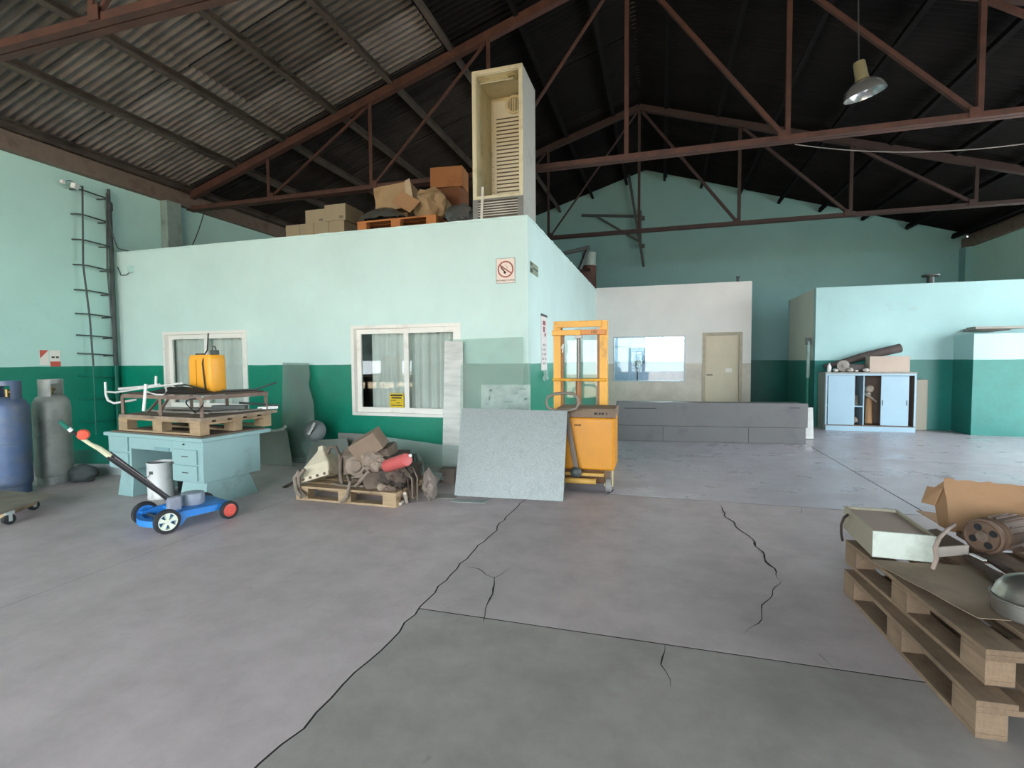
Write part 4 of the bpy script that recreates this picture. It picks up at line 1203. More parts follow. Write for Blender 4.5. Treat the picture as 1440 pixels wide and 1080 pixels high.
# mower chassis
M_BLUE = mat('bright_blue_plastic', '2a7fd0', .45, 0, .06, 4, dirt='4a6a8a', dirt_amt=.2)
M_TYRE = mat('worn_black_tyre', '26272a', .75, 0, .15, 8)
mo = thing('lawn_mower_frame', 'blue electric mower chassis with long handle and odd wheels in front of the desk', 'mower', (-4.01, 3.40, 0), 0)
dv = V((.31, .95, 0)).normalized()
nv = V((.95, -.31, 0)).normalized()
mc_ = V((-4.01, 3.40, 0))
def mp(a, b, z):
    """a along the chassis towards its nose, b to its right"""
    return mc_ + dv * a + nv * b + V((0, 0, z))
def wheel(c, r, w_, hub, spokes, label=None):
    q = MB().frame(c - nv * w_ / 2, c + nv * w_ / 2)[0]
    ty = MB().lathe([(r * .72, 0), (r * .94, .004), (r, .012), (r, w_ - .012), (r * .94, w_ - .004), (r * .72, w_), (r * .72, 0)], 30, q).build('wheel', M_TYRE, mo, smooth=40)
    if spokes:
        mb = MB().lathe([(r * .64, .004), (r * .72, .004), (r * .72, w_ - .002), (r * .64, w_ - .002), (r * .64, .004)], 30, q).lathe([(.001, 0), (r * .2, 0), (r * .2, w_ + .004), (.001, w_ + .004)], 16, q)
        for k in range(5):
            a = 2 * PI * k / 5 + .3
            mb.add([tuple(V((math.cos(a + da) * rr, math.sin(a + da) * rr, zz))) for zz in (.01, w_ - .003) for rr, da in ((r * .18, -.5), (r * .66, -.30), (r * .66, .30), (r * .18, .5))], [(3, 2, 1, 0), (4, 5, 6, 7), (0, 1, 5, 4), (1, 2, 6, 5), (2, 3, 7, 6), (3, 0, 4, 7)], q)
    else:
        mb = MB().lathe([(.001, .002), (r * .72, .006), (r * .72, w_ - .006), (r * .5, w_ - .001), (r * .45, w_ - .006), (r * .2, w_ - .006), (r * .15, w_ + .006), (.001, w_ + .006)], 30, q)
    mb.build('hub', hub, ty, smooth=35)
M_HUBW = mat('cream_white_hub', 'dfe6d6', .5, 0, .03)
wheel(mp(-.235, .215, .1), .1, .045, M_HUBW, True)
wheel(mp(.25, .235, .08), .08, .045, mat('red_hub', 'd8584a', .5, 0, .04), False)
wheel(mp(-.235, -.225, .1), .1, .045, M_BLUE, False)
wheel(mp(.25, -.225, .085), .085, .045, M_BLUE, False)
mb = MB()
# side rails with a raised arch, cross deck
for s in (-1, 1):
    prof = [(-.28, .05), (-.28, .13), (-.1, .15), (.26, .14), (.30, .12), (.30, .05), (.24, .05), (.22, .09), (-.08, .09), (-.12, .04), (-.2, .04)]
    b0 = s * .185
    vs = [tuple(mp(a, b0 + e, z)) for e in (-.015, .015) for a, z in prof]
    k = len(prof)
    mb.add(vs, [tuple(range(k - 1, -1, -1)), tuple(range(k, 2 * k))] + [(i, (i + 1) % k, k + (i + 1) % k, k + i) for i in range(k)])
vs = [tuple(mp(a, b, z)) for z in (.125, .145) for a, b in ((-.12, -.17), (-.12, .17), (.28, .17), (.28, -.17))]
mb.add(vs, [(3, 2, 1, 0), (4, 5, 6, 7), (0, 1, 5, 4), (1, 2, 6, 5), (2, 3, 7, 6), (3, 0, 4, 7)])
mb.build('chassis', M_BLUE, mo, smooth=30)
MB().cyl(mp(-.235, -.2, .1), mp(-.235, .2, .1), .01).cyl(mp(.25, -.2, .083), mp(.25, .2, .083), .01).build('axle', M_DSTEEL, mo, smooth=40)
vs = [tuple(mp(-.30 - .06 * math.sin(PI * i / 10), -.2 + .4 * i / 10, .06 + z)) for z in (0, .05) for i in range(11)] + [tuple(mp(-.27 - .04 * math.sin(PI * i / 10), -.19 + .38 * i / 10, .06 + z)) for z in (0, .05) for i in range(11)]
mb = MB()
mb.add(vs, [f for i in range(10) for f in ((i, i + 1, 12 + i, 11 + i), (22 + i, 33 + i, 34 + i, 23 + i), (i, 22 + i, 23 + i, i + 1), (11 + i, 12 + i, 34 + i, 33 + i))] + [(0, 11, 33, 22), (10, 32, 43, 21)])
mb.build('rear_bumper', M_BLUE, mo)
q = Matrix.Translation(mp(.06, -.01, .146))
MB().lathe([(.001, 0), (.09, 0), (.092, .01), (.092, .085), (.085, .1), (.06, .105), (.001, .108)], 28, q).build('motor', mat('bluish_grey_motor_cover', '8d97a6', .5, .1, .06), mo, smooth=45)
MB().obox(mp(-.12, .06, .20), (.1, .07, .12), (0, 0, 1.2)).build('bracket', mat('dull_grey_bracket', '8a8f9c', .5, .2), mo, bevel=.01)
# handle: two black tubes up to a pale taped section and a switch box
h0a, h0b = mp(-.1, .05, .19), mp(-.1, -.03, .19)
hb = V((-4.28, 2.70, .89))
hm = h0a.lerp(hb, .45)
MB().tube([h0a, h0a.lerp(hb, .36), h0a.lerp(hb, .68)], .02, 10).tube([h0b, h0b.lerp(hb, .36) + V((0, 0, .03)), h0b.lerp(hb, .66) + V((0, 0, .035))], .02, 10).build('lower_tube', mat('black_handle_tube', '2c2a2c', .45, .1, .2, 6), mo, smooth=60)
MB().tube([h0a.lerp(hb, .15) + V((0, 0, .02)), h0a.lerp(hb, .62) + V((0, 0, .025))], .009, 8).build('cable_sleeve', mat('mauve_grey_cable', '9a8d92', .6), mo, smooth=60)
MB().tube([h0a.lerp(hb, .66) + V((0, 0, .012)), h0a.lerp(hb, .76) + V((0, 0, .015)), h0a.lerp(hb, .84), h0a.lerp(hb, .92)], [.022, .02, .014, .016], 10).build('taped_section', mat('cream_tape', 'd9d6b4', .7), mo, smooth=60)
c = h0a.lerp(hb, .90) + V((0, 0, .035))
q = MB().frame(c - V((.78, -.62, 0)) * .02, c + V((.78, -.62, 0)) * .03)[0]
MB().lathe([(.001, 0), (.036, 0), (.041, .01), (.041, .03), (.033, .042), (.001, .044)], 24, q).build('switch_box', mat('orange_red_switch', 'e2553c', .5, 0, .03), mo, smooth=50)
MB().tube([h0a.lerp(hb, .92), h0a.lerp(hb, 1.02)], .011, 8).build('handle_neck', M_TYRE, mo, smooth=60)
MB().tube([h0a.lerp(hb, 1.0), h0a.lerp(hb, 1.03) + V((0, 0, .004))], .016, 8).build('white_clamp', M_WHITEPL, mo, smooth=60)
MB().tube([h0a.lerp(hb, 1.03), h0a.lerp(hb, 1.1) + V((0, 0, .012))], [.018, .014], 8).build('grip', M_GREEN, mo, smooth=60)

# ---------------------------------------------------------------- sheets leaning on the office wall
M_EDGE = mat('pale_grey_dust', '9aa39f', .8)
def pane(label, pts, m, grp=None, nm='glass_sheet', cat='glass', t_=.006):
    pts = [V(p) for p in pts]
    nrm = (pts[1] - pts[0]).cross(pts[-1] - pts[0]).normalized()
    k = len(pts)
    vs = pts + [p + nrm * t_ for p in pts]
    mb = MB().add(vs, [tuple(range(k - 1, -1, -1)), tuple(range(k, 2 * k))] + [(i, (i + 1) % k, k + (i + 1) % k, k + i) for i in range(k)])
    return one(mb, nm, label, cat, m, pts[-1], grp)
G_LOW = glass('low_sheet_glass', (.92, .97, .95), .42, (.62, .70, .67), .7, .05, None, .1, .9)  # whitish dust tone imitates the bright reflection on this sheet
GR = 'sheets leaning on the office wall'
pane('narrow dusty glass sheet with a broken right edge, leaning left of the right office window', [(-5.103, 5.82, 0.002), (-4.514, 5.82, 0.002), (-4.558, 5.891, 0.357), (-4.611, 5.92, 0.5), (-4.676, 5.986, 0.831), (-4.789, 6.034, 1.068), (-4.783, 6.062, 1.209), (-4.829, 6.096, 1.381), (-5.272, 6.099, 1.393)], G_DUSTY)
pane('short dusty grey sheet leaning low on the wall right behind the desk', [(-5.452, 5.62, 0.002), (-4.744, 5.62, 0.002), (-5.008, 5.839, 0.438), (-5.086, 5.862, 0.483), (-5.111, 5.833, 0.426), (-5.637, 5.83, 0.419)], mat('foggy_grey_sheet', '7d837c', .45, 0, .12, 2))
one(MB().tube([(-5.358, 5.825, 0.449), (-5.206, 5.817, 0.435), (-5.082, 5.829, 0.457), (-5.041, 5.853, 0.506)], .022, 6), 'paper_strip', 'torn pale paper strip along the top of the low grey sheet', 'paper', mat('torn_pale_paper', 'c2cbc4', .9), (-5.206, 5.817, 0.435))
M_GSHEET = mat('dull_green_grey_sheet', '757d76', .5, .1, .12, 2)
pane('grey green board leaning behind the left part of the loaded pallet', [(-4.385, 5.4, 0.002), (-3.63, 5.4, 0.002), (-3.881, 5.603, 0.406), (-4.313, 5.587, 0.374), (-4.398, 5.537, 0.275)], M_GSHEET, None, 'leaning_board', 'board', .012)
pane('grey board leaning behind the brown box on the loaded pallet', [(-4.032, 5.62, 0.002), (-3.464, 5.62, 0.002), (-3.594, 5.797, 0.444), (-4.146, 5.797, 0.444)], mat('grey_leaning_board', '7b7c76', .6, 0, .1, 2), None, 'leaning_board', 'board', .012)
pane('long low sheet of clear glass leaning on the wall under the right office window', [(-3.513, 5.6, 0.002), (-2.122, 5.6, 0.002), (-2.18, 5.741, 0.352), (-2.577, 5.741, 0.353), (-3.526, 5.772, 0.431)], G_LOW)
for k, (u0, u1) in enumerate((((-3.35, 6, 0.002), (-3.34, 6.049, 0.243)), ((-2.738, 6, 0.002), (-2.714, 6.043, 0.214)))):  # strips stand in for clear patches where the glass does not reflect
    one(MB().bar(u0, u1, .06, .025, (0, 1, 0)), 'green_batten', 'dark green strip behind the low glass in place of a clear patch, %s of two' % ('left one' if k == 0 else 'right one'), 'batten', M_GREEN, u0, bevel=.003)
pane('largest glass sheet, leaning on the wall between the right office window and the corner', [(-2.629, 5.78, 0.002), (-1.563, 5.78, 0.002), (-1.664, 6.127, 1.694), (-2.729, 6.124, 1.678)], G_SHEET)
pane('narrow strip of milky filmed glass at the left edge of the largest glass sheet', [(-2.613, 5.745, 0.002), (-2.327, 5.745, 0.002), (-2.452, 6.084, 1.653), (-2.706, 6.085, 1.657)], G_FILM)
pane('middle sized glass sheet in front of the largest one', [(-2.37, 5.69, 0.002), (-1.443, 5.69, 0.002), (-1.545, 6.017, 1.364), (-2.457, 6.014, 1.351)], G_SHEET)
sm = pane('small whitish glass pane with sticker marks, standing before the larger glass sheets', [(-2.05, 5.6, 0.002), (-1.421, 5.6, 0.002), (-1.505, 5.888, 1.107), (-2.133, 5.887, 1.103)], glass('whitish_pane', (.85, .93, .9), .55, (.72, .80, .76), 2.2, .05))
t = thing('sticker_marks', 'row of faint dark label marks on the small whitish glass pane', 'stickers', (-1.795, 5.835, 0.944))
M_MARK = mat('mark_grey', '6d8078', .8, 0, .05)
for p, w_, h_ in (((-2.002, 5.857, 1.036), 0.04, 0.03), ((-1.596, 5.863, 1.056), 0.09, 0.012), ((-1.673, 5.849, 1.005), 0.06, 0.012), ((-1.553, 5.832, 0.939), 0.04, 0.03), ((-1.764, 5.823, 0.902), 0.12, 0.01), ((-2.013, 5.833, 0.941), 0.016, 0.05)):
    MB().obox(p, (w_, .002, h_), (-.26, 0, 0)).build('mark', M_MARK, t)
t = thing('round_lid', 'round grey lid with a white handle strip leaning on the narrow dusty glass', 'lid', (-4.367, 5.6, 0.379))
c0 = V((-4.379, 5.62, 0.489))
MB().lathe([(.001, 0), (.13, .002), (.14, .012), (.13, .024), (.08, .034), (.001, .036)], 26, MB().frame(c0, c0 + V((.5, -.8, .15)))[0]).build('lid', mat('grey_lid', '6e7674', .5, .2, .1, 6), t, smooth=45)
MB().tube([(-4.293, 5.5, 0.61), (-4.339, 5.5, 0.525), (-4.374, 5.5, 0.478)], .014, 8).blob((-4.379, 5.5, 0.468), (.026, .02, .02), rough=0, sub=1).build('white_handle', M_WHITEPL, t, smooth=60)

# flat sheets on the floor near the galvanised sheet
pane('thin pale metal strip lying flat on the floor left of the galvanised sheet', [(-2.291, 4.613, 0.003), (-1.996, 4.692, 0.003), (-2.021, 4.826, 0.003), (-2.276, 4.817, 0.003)], mat('dusty_floor_sheet', '8d8680', .6, .1, .08, 4), None, 'floor_strip', 'sheet', .004)
pane('pale strip lying on the floor just under the galvanised sheet', [(-1.987, 4.561, 0.003), (-1.643, 4.602, 0.003), (-1.63, 4.736, 0.003), (-1.986, 4.668, 0.003)], M_EDGE, None, 'floor_strip', 'sheet', .004)

# galvanised sheet
def galv():
    t = NT('galvanised_spangle')
    vo = t.n('ShaderNodeTexVoronoi')
    vo.inputs['Scale'].default_value = 170
    t.l(t.tc.outputs['Object'], vo.inputs['Vector'])
    s_ = t.n('ShaderNodeSeparateColor')
    t.l(vo.outputs['Color'], s_.inputs[0])
    col = t.ramp(s_.outputs[0], 0, 1, lin('767c7a'), lin('8b9190'))
    col = t.mix(t.ramp(t.noise(7, 6, .75), .56, .72, (0,) * 3, (.6,) * 3), col, lin('6f7775'))
    t.l(col, t.b.inputs['Base Color'])
    t.b.inputs['Metallic'].default_value = .35
    t.b.inputs['Roughness'].default_value = .5
    t.bump(t.noise(9, 6, .7), .18, .01)
    return t.m
p0, p1, p2, p3 = V((-2.047, 4.794, 0.002)), V((-0.918, 4.877, 0.002)), V((-0.915, 5.108, 0.878)), V((-2.045, 5.032, 0.892))
one(MB().quad(p0, p1, p2, p3, .003), 'galvanised_sheet', 'square galvanised steel sheet leaning in front of the yellow stacker and the glass', 'sheet', galv(), tuple((p0 + p1) / 2))

# ---------------------------------------------------------------- pallet with dirty machine parts
M_DIRT = mat('oily_dusty_casting', '756659', .85, .05, .3, 7, dirt='4d4038', dirt_amt=.5, bump=.2)
M_DIRTL = mat('pale_dusty_casting', '968677', .85, .05, .2, 7, dirt='6a5a4e', dirt_amt=.4, bump=.2)
M_HOSE = mat('dusty_hose', '7d7165', .8, 0, .2, 9)
M_DARKP = mat('dark_oily_metal', '413730', .7, .2, .3, 8)
pp = pallet('low wooden pallet carrying dirty engine parts under the right office window', -2.42, 4.25, 0, PI / 2, 1.14, .8, M_WOOD)
T0 = .145
t = thing('gearbox_cover', 'cream pyramid shaped metal housing at the left end of the loaded pallet', 'housing', (-3.481, 4.5, 0.033))
M_CREAMC = mat('dusty_cream_casting', 'cfc3aa', .75, 0, .1, 5, dirt='a08f76', dirt_amt=.3, bump=.1)
q = Matrix.Translation((-3.39, 4.45, T0 + .185)) @ Euler((-.22, -.30, .05)).to_matrix().to_4x4() @ Matrix.Scale(.80, 4)
vs = []
for z, kx, ky, oy in ((-.17, .20, .17, 0), (.0, .19, .16, .02), (.12, .10, .10, .05), (.19, .045, .05, .05), (.25, .04, .045, .05)):
    vs += [(-kx, -ky + oy, z), (kx, -ky + oy, z), (kx, ky + oy, z), (-kx, ky + oy, z)]
fs = [(3, 2, 1, 0), (16, 17, 18, 19)]
for r in range(4):
    fs += [(4 * r + i, 4 * r + (i + 1) % 4, 4 * r + 4 + (i + 1) % 4, 4 * r + 4 + i) for i in range(4)]
MB().add(vs, fs, q).build('housing', M_CREAMC, t, bevel=.018)
MB().box(-.21, -.19, -.19, .21, -.165, -.13, q).build('flange', M_CREAMC, t, bevel=.004)
for k in range(4):
    MB().cyl(tuple(q @ V((-.16 + .105 * k, -.192, -.16))), tuple(q @ V((-.16 + .105 * k, -.205, -.16))), .014, n=8).build('bolt', M_DIRT, t)
MB().tube([tuple(q @ V(p)) for p in ((.1, 0, .1), (.14, .02, .19), (.22, .03, .18), (.25, .04, .05), (.24, .04, -.1))], .018, 8).build('side_pipe', M_DIRT, t, smooth=60)
MB().blob((-3.20, 4.62, T0 + .10), (.05, .07, .08), (.3, 0, .3), .15, 61).build('end_boss', M_CREAMC, t, smooth=40)
t = thing('hose_bundle', 'bent hose and rods at the far left end of the loaded pallet', 'hose', (-3.695, 4.4, 0.043))
MB().tube([(-3.478, 4.22, 0.306), (-3.54, 4.21, 0.232), (-3.51, 4.2, 0.106), (-3.42, 4.16, 0.058)], .022, 8).tube([(-3.426, 4.22, 0.324), (-3.488, 4.21, 0.25), (-3.509, 4.24, 0.111), (-3.402, 4.18, 0.068)], .018, 8).build('hose', M_HOSE, t, smooth=60)
MB().tube([(-4.041, 4.62, -0.003), (-4.032, 4.7, 0.01), (-3.99, 4.72, 0.033)], .018, 8).tube([(-4.014, 4.6, 0.004), (-3.997, 4.68, -0.015)], .014, 8).build('rod', M_DARKP, t, smooth=60)

en = thing('engine_block', 'heap shaped dirty grey brown engine in the middle of the loaded pallet', 'engine', (-2.9, 4.62, T0))
MB().crumple((-2.80, 4.68, T0 + .15), (.42, .42, .28), (0, 0, .2), .03, 5, 4).build('crankcase', M_DARKP, en, smooth=35)
MB().crumple((-2.82, 4.64, T0 + .29), (.30, .28, .14), (.1, -.2, .2), .02, 6, 4).build('cylinder_block', M_DIRT, en, smooth=35)
MB().cyl((-2.709, 4.34, 0.21), (-2.846, 4.52, 0.174), .098, .098, 24).build('round_flange', M_DIRT, en, bevel=.008, smooth=40)
MB().cyl((-2.955, 4.4, 0.348), (-3.063, 4.6, 0.339), .10, .12, 20).cyl((-2.934, 4.38, 0.353), (-2.962, 4.41, 0.345), .05, .08, 18).build('pulley_housing', M_DIRTL, en, bevel=.006, smooth=40)
MB().blob((-2.795, 4.46, 0.402), (.11, .12, .10), (.2, .4, 0), .22, 71, 3, 2.4).blob((-2.699, 4.42, 0.357), (.07, .08, .09), (.2, .4, 0), .22, 76, 3, 2.4).build('intake_casting', M_DIRTL, en, smooth=30)
MB().blob((-3.157, 4.6, 0.388), (.09, .1, .09), (0, 0, 0), .2, 72, 3, 2.4).cyl((-3.11, 4.5, 0.222), (-3.155, 4.56, 0.418), .05, .045, 16).build('pump', M_DIRT, en, smooth=35)
MB().blob((-2.681, 4.48, 0.222), (.10, .1, .13), (0, 0, 0), .3, 73, 3, 3.0).build('coupling', M_DARKP, en, smooth=25)
MB().cyl((-2.99, 4.36, 0.202), (-2.872, 4.42, 0.254), .035, .028, 12).cyl((-2.92, 4.34, 0.154), (-2.767, 4.36, 0.316), .02, .02, 10).build('shaft', M_DIRTL, en, smooth=40)
MB().blob((-2.543, 4.35, 0.14), (.09, .05, .05), (0, .1, 0), .3, 74, 3, 3).blob((-2.625, 4.33, 0.133), (.05, .05, .035), (0, .1, 0), .3, 75).build('bracket', M_DIRT, en, smooth=30)
MB().tube([(-3.133, 4.42, 0.128), (-3.17, 4.44, 0.254), (-3.2, 4.5, 0.389), (-3.193, 4.58, 0.458), (-3.133, 4.62, 0.469)], .02, 8).build('hose', M_HOSE, en, smooth=60)
MB().tube([(-3.244, 4.42, 0.143), (-3.116, 4.36, 0.143), (-2.975, 4.36, 0.145), (-2.835, 4.36, 0.154)], .016, 8).build('hose', M_HOSE, en, smooth=60)
MB().tube([(-3.036, 4.38, 0.238), (-2.909, 4.23, 0.216), (-2.931, 4.21, 0.086), (-2.991, 4.19, 0.024)], .015, 8).build('hose', M_HOSE, en, smooth=60)
one(MB().crumple((-3.522, 4.78, 0.208), (.2, .2, .2), (.2, .1, .3), .03, 77, 4), 'scrap_casting', 'small dark casting between the cream housing and the engine', 'casting', mat('dark_grey_casting', '5f5a53', .8, .1, .25, 7), (-3.525, 4.78, 0.08), smooth=30)
t = thing('crushed_carton', 'crushed brown box tilted on top of the dirty engine', 'box', (-2.901, 4.55, 0.432))
MB().crumple((-2.862, 4.5, 0.556), (.31, .2, .19), (.25, -.52, .1), .010, 14, 5).build('carton', mat('grey_brown_carton', '84705f', .85, 0, .12, 4), t, smooth=35)
t = thing('printed_packet', 'small white and teal printed packet behind the brown box on the engine pallet', 'packet', (-2.855, 4.78, 0.391))
MB().obox((-2.927, 4.9, 0.366), (.16, .05, .24), (0, -.25, 0)).build('packet', mat('pale_aqua_print', 'c4dcd8', .6, 0, .03), t, bevel=.003)
MB().obox((-2.905, 4.865, 0.421), (.10, .004, .05), (0, -.25, 0)).obox((-2.89, 4.865, 0.311), (.09, .004, .03), (0, -.25, 0)).build('dark_print', mat('dark_teal_print', '39675f', .6), t)
t = thing('metal_cylinder', 'faded red cylinder lying tilted on the right half of the engine pallet', 'cylinder', (-2.544, 4.5, 0.363))
q, LL = MB().frame((-2.591, 4.36, 0.368), (-2.241, 4.16, 0.494))
MB().lathe([(.001, 0), (.045, .004), (.06, .03), (.062, .06), (.062, LL - .03), (.056, LL - .008), (.03, LL), (.001, LL)], 22, q).build('body', mat('faded_red_paint', 'c25a58', .5, 0, .08, 5), t, smooth=50)
MB().cyl(tuple(q @ V((.035, .03, LL - .004))), tuple(q @ V((.035, .03, LL + .006))), .015).build('pale_cap_spot', M_WHITEPL, t, smooth=40)
# straps, cloths and scrap at the right end
t = en
rg = random.Random(5)
for k in range(12):
    p = V((-2.95 + .52 * rg.random(), 4.30 + .18 * rg.random(), T0 + .03 + .20 * rg.random()))
    d_ = V((rg.uniform(-1, 1), rg.uniform(-.5, .3), rg.uniform(-.5, .7))).normalized() * rg.uniform(.06, .15)
    if k % 3:
        MB().tube([p, p + d_ * .5 + V((0, 0, .02)), p + d_], rg.uniform(.008, .016), 7).build('pipe_piece', (M_HOSE, M_DIRTL, M_DARKP)[k % 3], en, smooth=50)
    else:
        MB().cyl(tuple(p), tuple(p + d_ * .4), rg.uniform(.025, .045), n=10).build('flange_piece', (M_DIRT, M_DIRTL)[k % 2], en, smooth=40)
MB().crumple((-2.56, 4.62, T0 + .09), (.24, .5, .16), (0, .1, .1), .035, 81, 4).build('casting', M_DARKP, t, smooth=30)
MB().blob((-2.52, 4.48, T0 + .14), (.14, .16, .08), (.1, .3, .2), .3, 82, 3, 3).build('casting', M_DIRT, t, smooth=30)
for a in range(4):
    o = a * .05 + .02 * (a % 2)
    MB().tube([(-2.61, 4.5, 0.309), (-2.50 + o * .5, 4.42 + o, T0 + .21 - o * .2), (-2.36 + o * .3, 4.38 + o * .6, T0 + .1), (-2.32 + o * .2, 4.34 + o * .5, .03 + .03 * (a % 3))], .008, 6).build('strap', M_HOSE if a % 2 else M_DARKP, t, smooth=60)
one(MB().blob((-2.22, 4.58, .15), (.065, .12, .145), (0, -.1, .1), .3, 83, 3, 2.2), 'rag_bundle', 'grey brown rag bundle on the floor against the right end of the engine pallet', 'rag', mat('grey_brown_rag', '857970', .9, 0, .15, 6), (-2.27, 4.52, 0), smooth=30)
one(MB().tube([(-2.28, 4.167, 0.17), (-2.382, 4.393, 0.02)], .016, 6), 'white_stick', 'short whitish stick leaning on the right end of the engine pallet', 'stick', mat('whitish_stick', 'c4b9aa', .8), (-2.417, 4.457, 0))
one(MB().tube([(-2.413, 4.309, 0.02), (-2.411, 4.375, 0.03)], .014, 6), 'white_scrap', 'tiny whitish scrap on the floor at the right front corner of the engine pallet', 'scrap', mat('whitish_scrap', 'cfc6b8', .8), (-2.448, 4.371, 0))
t = thing('wire_rack', 'bent wire rack hoops standing behind the red cylinder', 'rack', (-2.6, 5.1, 0.062))
for k, pts in enumerate(([(-2.636, 5, 0.107), (-2.65, 5.05, 0.271), (-2.666, 5.1, 0.358)], [(-2.6, 5, 0.125), (-2.589, 5.05, 0.234), (-2.648, 5.1, 0.359)], [(-2.609, 5.05, 0.129), (-2.579, 5.1, 0.225), (-2.638, 5.15, 0.334)], [(-2.636, 5, 0.099), (-2.531, 5, 0.105), (-2.506, 5.02, 0.174), (-2.561, 5.1, 0.266), (-2.621, 5.15, 0.318)])):
    MB().tube(pts, .008, 8).build('wire', M_DSTEEL if k < 2 else M_STEEL, t, smooth=60)
one(MB().obox((-2.564, 5.3, 0.068), (.36, .06, .05), (0, .06, 0)), 'wood_batten', 'pale batten lying behind the engine pallet', 'batten', M_EDGE, (-2.564, 5.3, 0.068), bevel=.004)
one(MB().obox((-2.36, 5.36, .08), (.18, .16, .16), (0, 0, .1)), 'low_wood_box', 'low dusty wooden block holding the pale batten behind the engine pallet', 'block', mat('dusty_wood_block', '75695f', .85, 0, .12, 5), (-2.36, 5.36, 0), bevel=.005)
cpt, ctp = (-2.432, 5.15, -0.045), (-2.43, 5.15, 0.077)
one(MB().lathe([(.001, 0), (.03, .02), (.09, .125), (.085, .13), (.001, .13)], 14, Matrix.Translation((cpt[0], cpt[1], .002))), 'metal_cone', 'small pale grey cone shaped piece on the floor right of the engine pallet', 'cone', M_EDGE, (cpt[0], cpt[1], 0), smooth=40)

# ---------------------------------------------------------------- yellow stacker
st = thing('pallet_stacker', 'yellow walk behind pallet stacker beside the galvanised sheet', 'stacker', (-.8, 5.5, 0))
M_YEL2 = mat('bright_mast_yellow', 'e8a72c', .45, 0, .05, 4, dirt='b07a30', dirt_amt=.25)
M_RUSTY = mat('rusty_chassis', '6f4a2c', .75, .1, .25, 7, dirt='3f2c20', dirt_amt=.4)
M_CONSOLE = mat('worn_brown_console', '7a6654', .6, .1, .15, 6)
bx0, bx1, by0, by1 = -1.06, -.455, 5.24, 5.70
MB().box(bx0, by0, .25, bx1, by1, .80).build('battery_box', M_YELLOW, st, bevel=.018)
MB().obox(((bx0 + bx1) / 2 + .005, by0 - .002, .842), (bx1 - bx0 + .03, .02, .085), (-.3, 0, 0)).box(bx0, by0 + .02, .80, bx1 + .008, by1, .895).build('console', M_CONSOLE, st, bevel=.006)
mb = MB()
for k, (u, w_) in enumerate(((-.64, .035), (-.60, .02), (-.57, .025), (-.53, .012))):
    mb.obox((u, by0 - .014, .845), (w_, .003, .022), (-.3, 0, 0))
mb.build('worn_lettering', M_INK, st)['kind'] = 'stuff'
MB().obox((-.83, by0 - .003, .72), (.07, .002, .02)).build('oil_mark', mat('brown_stain', '8a5a1e', .7), st)
MB().box(bx0 + .02, by0 + .06, .10, bx1 - .1, by1 - .02, .249).build('drive_housing', M_RUSTY, st, bevel=.01)
MB().cyl((bx0 + .1, by0 - .02, .135), (bx0 + .42, by0 - .02, .135), .03).box(bx0 + .1, by0 - .02, .19, bx0 + .5, by0 + .05, .22).build('step_bar', mat('dull_yellow_bar', 'c49a4a', .6), st, smooth=40)
def caster(x, y, r):
    w_ = MB().cyl((x - .025, y, r), (x + .025, y, r), r, n=24).build('caster', mat('grey_caster_tyre', '8b8a88', .7) if 'grey_caster_tyre' not in bpy.data.materials else bpy.data.materials['grey_caster_tyre'], st, smooth=40)
    MB().box(x - .045, y - .03, r - .01, x - .032, y + .05, .23).box(x + .032, y - .03, r - .01, x + .045, y + .05, .23).box(x - .045, y - .03, .23, x + .045, y + .05, .245).build('caster_fork', mat('cream_fork', 'b5a67e', .6) if 'cream_fork' not in bpy.data.materials else bpy.data.materials['cream_fork'], w_)
caster(-.52, 5.36, .075)
caster(-1.02, 5.36, .075)
# tiller
MB().bar((-0.832, 5.18, 0.248), (-0.94, 5.185, 0.84), .05, .045).build('tiller_arm', mat('grey_brown_arm', '6d6157', .55, .2, .12), st, bevel=.006)
MB().blob((-0.838, 5.17, 0.235), (.06, .05, .06), rough=.1, seed=3).build('tiller_joint', M_DSTEEL, st, smooth=50)
loop = [(-1.058, 5.155, 0.878), (-1.134, 5.155, 0.906), (-1.149, 5.155, 0.966), (-1.126, 5.155, 1.018), (-1.058, 5.155, 1.049), (-0.945, 5.155, 1.062), (-0.864, 5.155, 1.055), (-0.82, 5.155, 1.015), (-0.809, 5.155, 0.949), (-0.835, 5.155, 0.901), (-0.938, 5.155, 0.873)]
MB().tube(loop, .016, 10, True).build('tiller_handle', mat('grey_brown_handle', '7b7368', .5, .2, .1), st, smooth=60)
# mast
my = 5.86
mx0, mx1, mz = -1.215, -.59, 1.855
for x0, x1 in ((mx0, mx0 + .085), (mx1 - .085, mx1)):
    sgn = 1 if x0 == mx0 else -1
    MB().box(x0, my, .04, x1, my + .02, mz).box(x0 if sgn > 0 else x1 - .02, my + .02, .04, x0 + .02 if sgn > 0 else x1, my + .1, mz).box(x0, my + .1, .04, x1, my + .12, mz).build('mast_upright', M_YEL2, st)
    xi = x1 if sgn > 0 else x0 - .03
    MB().box(xi, my + .02, .06, xi + .03, my + .09, mz - .12).build('inner_rail', mat('worn_brown_rail', '8f6840', .55, .1, .15) if 'worn_brown_rail' not in bpy.data.materials else bpy.data.materials['worn_brown_rail'], st)
MB().box(mx0 + .03, my - .03, mz - .075, mx1 - .06, my - .002, mz - .0).build('top_crossbeam', M_YEL2, st, bevel=.004)
MB().box(mx0 - .01, my - .045, mz - .165, mx0 + .33, my - .003, mz - .105).build('lower_crossbeam', M_YEL2, st, bevel=.004)
lb = MB().box(mx0 + .331, my - .045, mz - .165, mx1 - .01, my - .003, mz - .105).build('capacity_plate', mat('orange_plate', 'd98a3c', .5, 0, .04), st, bevel=.004)
